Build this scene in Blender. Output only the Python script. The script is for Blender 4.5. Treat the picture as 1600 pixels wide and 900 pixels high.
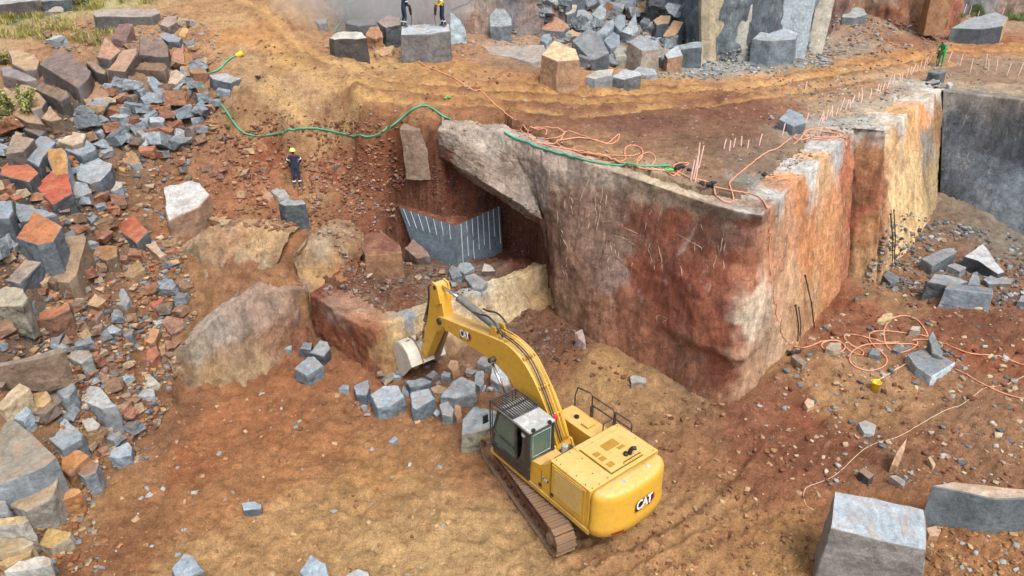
import bpy, bmesh, math, random
import numpy as np
from mathutils import Vector, Matrix, Quaternion
from mathutils.bvhtree import BVHTree
for o in list(bpy.data.objects): bpy.data.objects.remove(o)
S = bpy.context.scene
COL = S.collection
R = math.radians
# ---------------------------------------------------------------- camera, light
H, F, PITCH = 15.3, 1081.0, R(26.5)
cc, ss = math.cos(PITCH), math.sin(PITCH)
cam = bpy.data.objects.new('camera', bpy.data.cameras.new('camera'))
COL.objects.link(cam); S.camera = cam
cam.location = (0, 0, H); cam.rotation_euler = (R(90)-PITCH, 0, 0)
cam.data.sensor_width = 36; cam.data.lens = 36*F/1600
cam.data.clip_start = .2; cam.data.clip_end = 3000
W = bpy.data.worlds.new('World'); S.world = W; W.use_nodes = True
SUN_EL, SUN_AZ = R(60), R(150)        # azimuth measured from +Y towards +X
nt = W.node_tree; bg = nt.nodes['Background']
sky = nt.nodes.new('ShaderNodeTexSky'); sky.sky_type = 'NISHITA'; sky.sun_disc = False
sky.sun_elevation = SUN_EL; sky.sun_rotation = SUN_AZ; sky.dust_density = 4; sky.air_density = .8; sky.ozone_density = .6
hsv = nt.nodes.new('ShaderNodeHueSaturation'); hsv.inputs['Saturation'].default_value = .45
nt.links.new(sky.outputs[0], hsv.inputs['Color']); nt.links.new(hsv.outputs[0], bg.inputs[0]); bg.inputs[1].default_value = .15
sun = bpy.data.objects.new('sun', bpy.data.lights.new('sun', 'SUN')); COL.objects.link(sun)
sun.data.energy = 1.25; sun.data.angle = R(24); sun.data.color = (1, .95, .88)
sd = Vector((math.sin(SUN_AZ)*math.cos(SUN_EL), math.cos(SUN_AZ)*math.cos(SUN_EL), math.sin(SUN_EL)))
sun.rotation_euler = sd.to_track_quat('Z', 'Y').to_euler(); sun.location = (0, 0, 60)
S.view_settings.view_transform = 'Standard'; S.view_settings.look = 'None'
S.view_settings.exposure = 0.96; S.view_settings.gamma = 1
# ---------------------------------------------------------------- helpers
def ray(px, py):
    x = (px-800)/F; y = (450-py)/F
    return Vector((x, cc+y*ss, y*cc-ss))
def P(px, py, z):
    r = ray(px, py); t = (z-H)/r.z
    return Vector((r.x*t, r.y*t, z))
def hx(h, k=.85, ds=0.):
    h = h.lstrip('#'); v = [int(h[i:i+2], 16)/255 for i in (0, 2, 4)]
    a = np.array([(c/12.92 if c < .04045 else ((c+.055)/1.055)**2.4)*k for c in v]); return a+(a.mean()-a)*ds
_p = np.random.RandomState(7).permutation(256); PERM = np.concatenate([_p, _p, _p])
_g = np.random.RandomState(3).normal(size=(256, 3)); GR = _g/np.linalg.norm(_g, axis=1)[:, None]
def perlin(q):
    q = np.asarray(q, float); i = np.floor(q).astype(int); f = q-i; i &= 255
    u = f*f*f*(f*(f*6-15)+10); out = 0
    for a in (0, 1):
        for b in (0, 1):
            for c in (0, 1):
                h = PERM[PERM[PERM[i[:, 0]+a]+i[:, 1]+b]+i[:, 2]+c] & 255
                d = ((f-np.array([a, b, c]))*GR[h]).sum(1)
                w = (u[:, 0] if a else 1-u[:, 0])*(u[:, 1] if b else 1-u[:, 1])*(u[:, 2] if c else 1-u[:, 2])
                out = out+w*d
    return out
def fbm(q, octv=4, gain=.5, lac=2.03, off=0.):
    q = np.asarray(q, float)+off; a, s = 1., 0
    for k in range(octv):
        s = s+a*perlin(q); q = q*lac+17.3; a *= gain
    return s
def tag(o, label=None, cat=None, group=None, kind=None):
    if label: o['label'] = label
    if cat: o['category'] = cat
    if group: o['group'] = group
    if kind: o['kind'] = kind
    return o
def link(o, parent=None):
    COL.objects.link(o)
    if parent: o.parent = parent
    return o
def mesh_obj(name, verts, faces, mat=None, parent=None, smooth=False, cols=None, domain='POINT'):
    me = bpy.data.meshes.new(name)
    if isinstance(faces, np.ndarray):
        n, k = faces.shape; me.vertices.add(len(verts)); me.vertices.foreach_set('co', np.asarray(verts, np.float32).ravel())
        me.loops.add(n*k); me.loops.foreach_set('vertex_index', faces.ravel().astype(np.int32))
        me.polygons.add(n); me.polygons.foreach_set('loop_start', np.arange(0, n*k, k, dtype=np.int32))
        me.polygons.foreach_set('loop_total', np.full(n, k, np.int32)); me.update(calc_edges=True); me.validate()
    else:
        me.from_pydata([tuple(v) for v in verts], [], [tuple(f) for f in faces])
    if smooth: me.polygons.foreach_set('use_smooth', [True]*len(me.polygons))
    if cols is not None:
        at_ = me.color_attributes.new('Col', 'FLOAT_COLOR', domain)
        c4 = np.ones((len(cols), 4), np.float32); c4[:, :3] = cols; at_.data.foreach_set('color', c4.ravel())
    if mat: me.materials.append(mat)
    me.update()
    return link(bpy.data.objects.new(name, me), parent)
def bm_obj(name, bm, mat=None, parent=None, smooth=False):
    me = bpy.data.meshes.new(name); bm.normal_update(); bm.to_mesh(me); bm.free()
    if mat: me.materials.append(mat)
    if smooth: me.polygons.foreach_set('use_smooth', [True]*len(me.polygons))
    return link(bpy.data.objects.new(name, me), parent)
def empty(name, loc=(0, 0, 0), rz=0):
    o = bpy.data.objects.new(name, None); o.location = loc; o.rotation_euler = (0, 0, rz); o.empty_display_size = .3
    return link(o)
# ---------------------------------------------------------------- materials
def newmat(name):
    m = bpy.data.materials.new(name); m.use_nodes = True; t = m.node_tree
    return m, t, t.nodes['Principled BSDF'], t.nodes.new, t.links.new
def texco(t, scale=(1, 1, 1), obj=False):
    tc = t.nodes.new('ShaderNodeTexCoord'); mp = t.nodes.new('ShaderNodeMapping'); mp.inputs['Scale'].default_value = scale
    t.links.new(tc.outputs['Object'], mp.inputs[0]); return mp.outputs[0]
def noise(t, vec, scale, detail=4, rough=.55, dist=0):
    n = t.nodes.new('ShaderNodeTexNoise'); n.inputs['Scale'].default_value = scale; n.inputs['Detail'].default_value = detail
    n.inputs['Roughness'].default_value = rough; n.inputs['Distortion'].default_value = dist
    t.links.new(vec, n.inputs['Vector']); return n.outputs['Fac']
def ramp(t, fac, stops):
    r = t.nodes.new('ShaderNodeValToRGB'); e = r.color_ramp.elements
    while len(e) > 1: e.remove(e[-1])
    for k, (p, c) in enumerate(stops):
        x = e[0] if k == 0 else e.new(p); x.position = p
        x.color = (c, c, c, 1) if isinstance(c, (int, float)) else (*c, 1)
    t.links.new(fac, r.inputs[0]); return r.outputs[0]
def mix(t, a, b, fac, mode='MIX'):
    m = t.nodes.new('ShaderNodeMix'); m.data_type = 'RGBA'; m.blend_type = mode
    for v, i in ((fac, m.inputs[0]), (a, m.inputs[6]), (b, m.inputs[7])):
        if hasattr(v, 'is_output') or isinstance(v, bpy.types.NodeSocket): t.links.new(v, i)
        elif isinstance(v, (int, float)): i.default_value = v if i == m.inputs[0] else (v, v, v, 1)
        else: i.default_value = (*v, 1)
    return m.outputs[2]
def bump(t, bsdf, hgt, strength, dist, prev=None):
    b = t.nodes.new('ShaderNodeBump'); b.inputs['Strength'].default_value = strength; b.inputs['Distance'].default_value = dist
    t.links.new(hgt, b.inputs['Height'])
    if prev: t.links.new(prev, b.inputs['Normal'])
    t.links.new(b.outputs[0], bsdf.inputs['Normal']); return b.outputs[0]
def attr(t):
    a = t.nodes.new('ShaderNodeAttribute'); a.attribute_name = 'Col'; return a.outputs['Color']
def math_(t, op, a, b=0.):
    m = t.nodes.new('ShaderNodeMath'); m.operation = op
    for v, i in ((a, m.inputs[0]), (b, m.inputs[1])):
        if isinstance(v, (int, float)): i.default_value = v
        else: t.links.new(v, i)
    return m.outputs[0]
def mat_ground():
    m, t, b, N, L = newmat('quarry_soil'); v = texco(t); c = attr(t)
    n1 = noise(t, v, .8, 6, .6, .3); n2 = noise(t, v, 3.2, 8, .68, .1); n3 = noise(t, v, 17, 8, .78); n4 = noise(t, v, 1.9, 9, .72, .8)
    c = mix(t, c, ramp(t, n1, [(.3, .78), (.5, 1.), (.7, 1.2)]), 1, 'MULTIPLY'); c = mix(t, c, (.13, .055, .03), ramp(t, n4, [(.56, 0), (.64, .42)])); c = mix(t, c, (.42, .28, .15), ramp(t, n4, [(.34, .4), (.42, 0)]))
    c = mix(t, c, ramp(t, n2, [(.34, .66), (.5, 1.), (.66, 1.2)]), .85, 'MULTIPLY')
    c = mix(t, c, ramp(t, n3, [(.34, .62), (.5, 1), (.66, 1.3)]), .9, 'MULTIPLY')
    c = mix(t, c, ramp(t, noise(t, v, 36, 3, .8), [(.36, .6), (.5, 1), (.64, 1.32)]), .85, 'MULTIPLY')
    pn = None
    for sc, lo, hi, amt, cs in ((5.5, .12, .2, .45, 1.3), (13, .16, .26, .5, 2.2)):
        vo = N('ShaderNodeTexVoronoi'); vo.inputs['Scale'].default_value = sc; L(v, vo.inputs[0])
        sp = ramp(t, vo.outputs['Distance'], [(lo, 1), (hi, 0)])
        msk = ramp(t, noise(t, v, cs, 4, .65), [(.5, 0), (.58, 1)])
        peb = mix(t, (.36, .25, .16), mix(t, (.16, .10, .07), (.30, .27, .24), vo.outputs['Color']), .6)
        k = math_(t, 'MULTIPLY', sp, math_(t, 'MULTIPLY', msk, amt)); c = mix(t, c, peb, k)
        pn = k if pn is None else math_(t, 'ADD', pn, k)
    L(c, b.inputs['Base Color']); b.inputs['Roughness'].default_value = .95; b.inputs['Specular IOR Level'].default_value = .15
    p = bump(t, b, n2, .8, .16); p = bump(t, b, n3, .9, .05, p); bump(t, b, pn, .6, .05, p)
    return m
def mat_face():
    m, t, b, N, L = newmat('weathered_rock_face'); v = texco(t); vs = texco(t, (1, 1, .3)); c = attr(t)
    n1 = noise(t, vs, 1.1, 9, .7, .6); n2 = noise(t, v, 3.0, 9, .74, .5); n3 = noise(t, vs, 8, 7, .75, .2); n4 = noise(t, v, 24, 6, .75)
    c = mix(t, c, ramp(t, n1, [(.36, .68), (.5, 1), (.64, 1.3)]), 1, 'MULTIPLY')
    c = mix(t, c, ramp(t, n2, [(.36, .76), (.5, 1), (.62, 1.22)]), 1, 'MULTIPLY')
    c = mix(t, c, ramp(t, n3, [(.35, .75), (.5, 1), (.65, 1.25)]), .9, 'MULTIPLY')
    c = mix(t, c, ramp(t, n4, [(.35, .72), (.5, 1), (.65, 1.2)]), .9, 'MULTIPLY')
    wn = N('ShaderNodeTexNoise'); wn.inputs['Scale'].default_value = 1.1; wn.inputs['Detail'].default_value = 5; L(v, wn.inputs['Vector'])
    def cells(scale, vec):
        vo = N('ShaderNodeTexVoronoi'); vo.feature = 'DISTANCE_TO_EDGE'; vo.inputs['Scale'].default_value = scale; ad = N('ShaderNodeVectorMath'); ad.operation = 'ADD'; sc = N('ShaderNodeVectorMath'); sc.operation = 'SCALE'; sc.inputs['Scale'].default_value = 1.2
        L(wn.outputs['Color'], sc.inputs[0]); L(vec, ad.inputs[0]); L(sc.outputs[0], ad.inputs[1]); L(ad.outputs[0], vo.inputs['Vector']); return vo.outputs['Distance']
    cr = ramp(t, cells(.8, v), [(.0, 1), (.012, 0)]); mc = ramp(t, noise(t, v, .7, 4, .6), [(.46, 0), (.54, 1)])
    c = mix(t, c, (.05, .03, .02), math_(t, 'MULTIPLY', math_(t, 'MULTIPLY', cr, mc), .7))
    c = mix(t, c, (.46, .40, .35), ramp(t, noise(t, texco(t, (1, 1, .55)), 1.3, 9, .78, 1.0), [(.56, 0), (.66, .45)]))
    L(c, b.inputs['Base Color']); b.inputs['Roughness'].default_value = .9; b.inputs['Specular IOR Level'].default_value = .2
    p = bump(t, b, n1, .5, .2); p = bump(t, b, n2, .9, .12, p); p = bump(t, b, n3, .5, .05, p); p = bump(t, b, n4, .6, .02, p)
    return m
def mat_stone():
    m, t, b, N, L = newmat('quarried_stone'); v = texco(t); c = attr(t)
    oi = N('ShaderNodeObjectInfo'); ad = N('ShaderNodeVectorMath'); ad.operation = 'ADD'; sc = N('ShaderNodeVectorMath'); sc.operation = 'SCALE'
    L(oi.outputs['Location'], sc.inputs[0]); sc.inputs['Scale'].default_value = 3.1; L(v, ad.inputs[0]); L(sc.outputs[0], ad.inputs[1]); v = ad.outputs[0]
    n1 = noise(t, v, 1.6, 6, .65, .6); n2 = noise(t, v, 7, 7, .72, .4); n3 = noise(t, v, 40, 4, .7)
    c = mix(t, c, ramp(t, n1, [(.33, .72), (.5, 1), (.68, 1.28)]), 1, 'MULTIPLY')
    c = mix(t, c, ramp(t, n2, [(.33, .66), (.5, 1), (.68, 1.3)]), .9, 'MULTIPLY')
    c = mix(t, c, ramp(t, n3, [(.33, .8), (.5, 1), (.68, 1.2)]), .7, 'MULTIPLY')
    ge = N('ShaderNodeNewGeometry'); sp = N('ShaderNodeSeparateXYZ'); L(ge.outputs['Normal'], sp.inputs[0])
    up = ramp(t, sp.outputs['Z'], [(.55, 0), (.95, 1)])
    dm = ramp(t, noise(t, v, 2.6, 6, .7, .5), [(.5, 0), (.66, .6)])
    c = mix(t, c, (.3, .18, .1), math_(t, 'MULTIPLY', up, dm))
    pt = ge.outputs['Pointiness']
    c = mix(t, c, (.45, .46, .46), ramp(t, pt, [(.53, 0), (.62, .28)]))
    L(c, b.inputs['Base Color']); b.inputs['Roughness'].default_value = .8; b.inputs['Specular IOR Level'].default_value = .35
    p = bump(t, b, n1, .5, .12); p = bump(t, b, n2, .7, .05, p); bump(t, b, n3, .5, .012, p)
    return m
def plain(name, hexc, rough=.5, metal=0, k=1., dirt=None, dscale=6, damt=.6, bumpd=.004, spec=.5):
    m, t, b, N, L = newmat(name); v = texco(t); c0 = tuple(hx(hexc, k))
    c = mix(t, c0, tuple(x*.82 for x in c0), ramp(t, noise(t, v, 3, 5, .6), [(.35, 0), (.7, 1)]))
    if dirt:
        c = mix(t, c, tuple(hx(dirt, 1)), ramp(t, noise(t, v, dscale, 7, .72, .4), [(.5, 0), (.66, damt)]))
    L(c, b.inputs['Base Color']); b.inputs['Roughness'].default_value = rough; b.inputs['Metallic'].default_value = metal
    b.inputs['Specular IOR Level'].default_value = spec
    if bumpd: bump(t, b, noise(t, v, 30, 5, .6), .5, bumpd)
    return m
def mat_rubble():
    m, t, b, N, L = newmat('rubble'); v = texco(t); c = attr(t)
    c = mix(t, c, ramp(t, noise(t, v, 9, 6, .7), [(.33, .7), (.5, 1), (.66, 1.2)]), 1, 'MULTIPLY'); L(c, b.inputs['Base Color']); b.inputs['Roughness'].default_value = .92; b.inputs['Specular IOR Level'].default_value = .1
    return m
M = dict(rubble=mat_rubble(), ground=mat_ground(), face=mat_face(), stone=mat_stone())
# ---------------------------------------------------------------- terrain
UP = [(690,190,8.5),(800,205,8.3),(900,240,8.0),(1000,270,7.75),(1100,300,7.5),(1190,322,7.4),(1340,190,7.7),(1475,130,7.9),(1600,143,7.8),(1467,105,8.0),
 (1600,60,8.7),(1500,72,8.4),(1400,95,8.3),(1300,102,8.5),(1200,112,8.5),(1080,112,8.5),(1000,150,8.4),(850,140,8.9),(700,100,9.75),(630,95,9.8),(520,84,10.0),(550,150,9.2),
 (1330,62,9.1),(1380,30,10.0),(1500,34,9.6),(1600,12,10.1),(1250,75,8.9),(1150,90,8.7),(900,60,9.8),(950,100,9.0),(800,60,10.2),(700,60,10.4),(1290,20,10.4),(1200,220,7.8),(1300,150,8.0)]
TL = [(450,120,9.6),(400,60,10.8),(350,20,11.6),(250,60,10.9),(150,60,10.6),(60,60,10.4),(0,60,10.4),(0,0,11.2),(200,0,11.8),(500,20,11.6),(300,0,12.0),(450,0,12.3),(-150,30,10.5),(560,40,10.9)]
SL = [(620,172,8.5),(560,180,8.4),(450,180,8.3),(380,150,8.9),(330,180,8.0),(300,100,9.8),(463,292,5.2),(400,270,5.8),(560,255,6.2),(500,240,6.5),(520,310,4.9),(430,240,6.5),(640,300,5.0),
 (640,240,6.9),(600,205,7.9),(690,255,6.4),(700,290,5.3),(740,300,4.7),(775,312,4.35),(705,338,4.3),(645,322,4.5),(610,335,4.3),(830,375,3.6),(860,400,3.2),(800,412,2.75),(790,385,3.1),(720,430,2.6),(650,430,2.7),(600,440,2.7),(560,395,3.3),(600,370,3.5),(520,440,2.9),
 (500,450,2.75),(580,495,2.3),(700,465,2.3),(850,405,2.7),(300,300,5.3),(200,300,5.6),(100,300,6.2),(0,300,6.8),(0,200,8.0),(100,180,8.4),(200,180,8.1),(300,200,7.3),(350,230,6.6),(0,130,9.0),(100,120,9.4),(200,120,9.6),(-150,130,9.4),(-200,300,8.0),(-200,500,6),
 (0,400,5.4),(100,400,4.8),(200,400,4.1),(270,400,3.9),(0,500,4.2),(100,500,3.5),(200,500,2.5),(250,500,1.9),(0,600,3.0),(100,600,2.2),(200,600,1.2),(262,590,.7),(0,700,2.0),(80,700,1.4),(160,700,.6),(0,800,1.0),(80,800,.4),(0,900,.5),(-150,700,3),(-150,850,2),(60,900,.1),
 (370,355,4.6),(450,345,4.4),(340,370,4.0),(300,450,2.7),(400,440,3.4),(460,440,3.1),(370,470,3.0),(480,448,2.7)]
FL = [(100,905,.05),(300,900,0),(300,700,.1),(450,650,.0),(600,900,0),(900,900,0),(1200,900,.1),(1600,900,.5),(1600,750,.6),(1400,650,.5),(1200,700,.1),(1300,600,.6),(300,640,.2),(400,610,.2),(500,560,.4),(480,520,.5),
 (600,620,0),(800,620,0),(700,560,.3),(820,520,.7),(860,500,1.0),(930,520,.95),(940,560,.8),(1000,570,.45),(900,600,.3),(1100,615,.1),(1150,630,0),(1180,600,.3),(1240,545,.6),(1300,480,.9),(1330,435,1.15),(1375,440,1.15),(1430,375,1.7),(1470,310,2.2),
 (1500,500,1.0),(1600,500,1.3),(1450,450,1.3),(1560,400,1.3),(1540,340,1.7),(1600,385,.9),(1400,550,.7),(750,800,0),(-200,1000,.2),(1800,900,.6),(1800,500,1.6),(1800,400,1.5)]
class RBF:
    def __init__(s, pts):
        s.p = np.array([P(*q) for q in pts]); X = s.p[:, :2]; n = len(X)
        D = np.linalg.norm(X[:, None]-X[None], axis=2)
        A = np.zeros((n+3, n+3)); A[:n, :n] = D-.25*np.eye(n)*0; A[:n, n:] = np.c_[np.ones(n), X]; A[n:, :n] = A[:n, n:].T
        s.w = np.linalg.lstsq(A, np.r_[s.p[:, 2], 0, 0, 0], rcond=None)[0]; s.X = X; s.lo = s.p[:, 2].min()-.3; s.hi = s.p[:, 2].max()+.6
    def __call__(s, q):
        out = np.empty(len(q))
        for k in range(0, len(q), 50000):
            a = q[k:k+50000]; D = np.linalg.norm(a[:, None]-s.X[None], axis=2)
            out[k:k+50000] = D@s.w[:-3]+s.w[-3]+a@s.w[-2:]
        return np.clip(out, s.lo, s.hi)
fU, fS, fF = RBF(UP+TL), RBF(SL+TL+UP[:1]+[(550,150,9.2),(520,84,10.0)]), RBF(FL)
def sdist(q, poly):
    """signed distance to a polygon, positive inside"""
    q = np.asarray(q); n = len(poly); d = np.full(len(q), 1e9); ins = np.zeros(len(q), bool)
    for k in range(n):
        a, b = np.array(poly[k]), np.array(poly[(k+1) % n]); e = b-a; w = q-a
        h = np.clip((w@e)/(e@e), 0, 1); d = np.minimum(d, np.linalg.norm(w-h[:, None]*e, axis=1))
        c = ((a[1] > q[:, 1]) != (b[1] > q[:, 1])) & (q[:, 0] < (b[0]-a[0])*(q[:, 1]-a[1])/(b[1]-a[1]+1e-12)+a[0]); ins ^= c
    return np.where(ins, d, -d)
xy = lambda *q: tuple(P(*q)[:2])
# plan outline of the upper bench (U) and of the slope and ledges (S)
polyU = [xy(560,160,9.1), xy(622,182,8.5), xy(652,198,8.4)]+[(P(*q_).x+d_[0], P(*q_).y+d_[1]) for q_, d_ in [((690,195,8.4),(0,.6)), ((745,200,8.4),(0,.65)), ((800,212,8.25),(-.15,.8)), ((850,228,8.1),(-.15,1.2)), ((900,248,7.95),(-.15,1.2)), ((1000,281,7.65),(-.2,1.25)), ((1100,316,7.5),(-.2,1.25)), ((1190,337,7.4),(0,1.5)), ((1215,312,7.45),(-.8,.6)), ((1270,262,7.55),(-.8,.6)), ((1335,203,7.65),(-.8,.6)), ((1384,205,7.7),(-.4,.8)), ((1440,160,7.85),(-.8,.6)), ((1476,138,7.9),(0,.9)), ((1540,149,7.8),(0,.8)), ((1600,156,7.75),(0,.8)), ((1750,175,7.7),(0,.8))]]+[(60, 30), (90,60), (90,420), (-2,420), (-9,50)]
polyS = [xy(-400,960,.2), xy(40,960,.2), xy(110,800,.2), xy(200,700,.25), xy(270,630,.3), xy(286,575,.9), xy(300,535,1.9), xy(330,495,2.6), xy(388,462,3.1), xy(440,450,3.1), xy(476,450,2.95), (-8.1,25.6), (-7.2,25.3), (-6.0,24.4), (-5.1,23.7), (-4.6,23.9), (-3.6,24.7), (-2.3,25.7), (-1.0,26.7), (.75,28.0), (1.7,28.9), (2.2,29.3), (2.5,31), (-2,33), (-8,60), (-10,420), (-400,420), (-400,0)]
polyR = [(P(618,322,4.45).x, P(618,322,4.45).y+.3), (P(712,352,4.25).x, P(712,352,4.25).y+.45), (P(786,320,4.45).x+.1, P(786,320,4.45).y+.3), (P(800,372,2.9).x, P(800,372,2.9).y), xy(842,392,2.9), xy(852,440,2.4), xy(700,472,2.3), xy(600,470,2.4), xy(568,430,2.7), xy(590,400,2.9)]
def smooth(x, w): x = np.clip(x/w+.5, 0, 1); return x*x*(3-2*x)
def field(q):
    u, s_, f = fU(q), fS(q), fF(q)
    q3 = np.c_[q, np.zeros(len(q))]
    jit = fbm(q3*1.3, 3)*.12
    wU = .35+np.clip(-q[:, 0]/2, 0, 1)*np.clip((q[:, 0]+14)/4, 0, 1)*1.4; a = smooth((sdist(q, polyU)+jit)/wU, 1.); b = smooth(sdist(q, polyS)+jit*.5, .3)
    z = f*(1-b)+s_*b; z = z*(1-a)+u*a
    cR = smooth(sdist(q, polyR)+jit*.4, .25); z = z*(1-cR)+np.minimum(z, 2.45)*cR
    z = z+fbm(q3*5, 3, .6, off=19)*.07
    scree = np.clip(smooth(sdist(q, polyS)-.3, 1.0)*(1-a), 0, 1)
    z = z+fbm(q3*.35, 4, off=5)*(.16+.25*scree)+fbm(q3*1.6, 5, .66, off=9)*(.15+.12*scree)-np.abs(fbm(q3*2.3, 4, .6, off=29))*.16
    # sandy mounds heaped against the wall foot
    for (mx, my, mz, r, hh) in MOUNDS: z = z+hh*np.exp(-((q[:, 0]-mx)**2+(q[:, 1]-my)**2)/r**2)*(1+.5*fbm(q3*2, 4))
    # wheel ruts of the haul road
    for pl, wdt, dep in RUTS:
        d = np.full(len(q), 1e9)
        for k in range(len(pl)-1):
            A, B = np.array(pl[k]), np.array(pl[k+1]); e = B-A; w_ = q-A; h = np.clip((w_@e)/(e@e), 0, 1); d = np.minimum(d, np.linalg.norm(w_-h[:, None]*e, axis=1))
        z = z-dep*np.exp(-(d/wdt)**2)+dep*.6*np.exp(-((d-wdt*1.9)/wdt)**2)
    for pl, wdt in CLEATS:
        d = np.full(len(q), 1e9); al = np.zeros(len(q)); L0 = 0
        for k in range(len(pl)-1):
            A, B = np.array(pl[k]), np.array(pl[k+1]); e = B-A; ln = np.linalg.norm(e); w_ = q-A; h = np.clip((w_@e)/(e@e), 0, 1); dd = np.linalg.norm(w_-h[:, None]*e, axis=1)
            m_ = dd < d; d = np.where(m_, dd, d); al = np.where(m_, L0+h*ln, al); L0 += ln
        z = z-np.clip((wdt-d)/.08, 0, 1)*(.035+.05*(np.sin(al*2*math.pi/.36) > .1))*np.clip(.75+fbm(q3*1.1, 3, off=61)*1.4, 0, 1)
    far = np.clip((q[:, 1]-62)/25, 0, 1); z = z+far*far*9
    return z
MOUNDS = [(*P(925,575,.6), .9, .35), (*P(1010,590,.4), .8, .3), (*P(1170,640,.1), .8, .3), (*P(1240,600,.3), 1.1, .4), (*P(1480,470,1.1), 1.2, .5), (*P(1560,480,1.2), 1.4, .3), (*P(1300,560,.7), 1.0, .25),
          (*P(800,410,2.8), .9, .35), (*P(960,55,9.9), 3.2, 1.1), (*P(900,40,10), 2.5, .8), (*P(455,545,.3), 1.2, .25), (*P(1350,480,1), .8, .35), (*P(1180,770,.1), 1.2, .25), (*P(1220,840,.1), 1, .2)]
CLEATS = [([xy(x, y, 0) for x, y in q], .30) for q in [[(905,862),(960,850),(1030,822),(1100,780),(1150,730),(1180,690)], [(985,905),(1050,880),(1130,835),(1190,785),(1230,735)], [(620,905),(700,880),(790,850),(850,838)], [(430,770),(520,790),(640,800),(740,770)], [(400,690),(500,700),(600,720),(690,725)]]]
RUTS = [([xy(x, y, z) for x, y, z in q], w, d) for q, w, d in [
  ([(380,10,11.6),(440,60,10.6),(520,105,9.7),(620,130,9.3),(760,140,9.0),(900,150,8.6),(1050,140,8.4),(1200,125,8.5),(1350,105,8.4),(1480,80,8.3),(1620,70,8.6)], .35, .15),
  ([(400,100,10.2),(480,140,9.4),(600,160,8.9),(760,165,8.7),(900,180,8.4),(1050,165,8.3),(1200,145,8.3),(1350,122,8.2),(1500,95,8.2)], .35, .11),
  ([(430,90,10.2),(520,125,9.5),(640,145,9.1),(800,155,8.8),(960,160,8.5)], .3, .09),
  ([(880,890,0),(960,860,0),(1080,800,0),(1150,740,.1),(1180,690,.1)], .16, .09), ([(930,900,0),(1010,870,0),(1120,815,0),(1190,750,.1)], .14, .07), ([(1000,900,0),(1100,850,0),(1230,800,.1)], .14, .07),
  ([(480,760,0),(560,800,0),(680,830,0),(800,850,0)], .15, .05), ([(500,720,0),(600,700,0),(720,740,0)], .18, .06)]]
ys = [5.0]
while ys[-1] < 400: ys.append(ys[-1]*(1.0070 if ys[-1] < 58 else 1.03))
ys = np.array(ys); us = np.r_[np.linspace(-4, -1.26, 26)[:-1], np.linspace(-1.26, -.84, 60)[:-1], np.arange(-.84, .84, .0042), np.linspace(.84, 1.3, 50), np.linspace(1.3, 4, 25)[1:]]
GX = us[None, :]*(ys[:, None]*.93+3.5); GY = np.repeat(ys[:, None], len(us), 1)
q = np.c_[GX.ravel(), GY.ravel()]; gz = field(q)
nr, ncn = GX.shape
idx = np.arange(nr*ncn).reshape(nr, ncn)
gf = np.stack([idx[:-1, :-1], idx[:-1, 1:], idx[1:, 1:], idx[1:, :-1]], -1).reshape(-1, 4)
gv = np.c_[q, gz]
GROUND = mesh_obj('ground', gv, gf, M['ground'], smooth=True); tag(GROUND, kind='structure')
SOLIDS = []
def add_bvh(o):
    me = o.data; n = len(me.vertices); co = np.empty(n*3, np.float32); me.vertices.foreach_get('co', co)
    SOLIDS.append(BVHTree.FromPolygons([tuple(v) for v in co.reshape(-1, 3)], [tuple(p.vertices) for p in me.polygons]))
add_bvh(GROUND)
O_ = Vector((0, 0, H))
def at(px, py, only=None):
    d = ray(px, py).normalized(); best = None
    for b in (SOLIDS if only is None else [SOLIDS[i] for i in only]):
        h = b.ray_cast(O_, d)
        if h[0] is not None and (best is None or h[3] < best[1]): best = (h[0], h[3])
    return best[0] if best else P(px, py, 8)
def gz_at(x, y, z0=60):
    best = -1e9
    for b in SOLIDS:
        h = b.ray_cast(Vector((x, y, z0)), Vector((0, 0, -1)))
        if h[0] is not None: best = max(best, h[0].z)
    return best if best > -1e8 else 0
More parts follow.
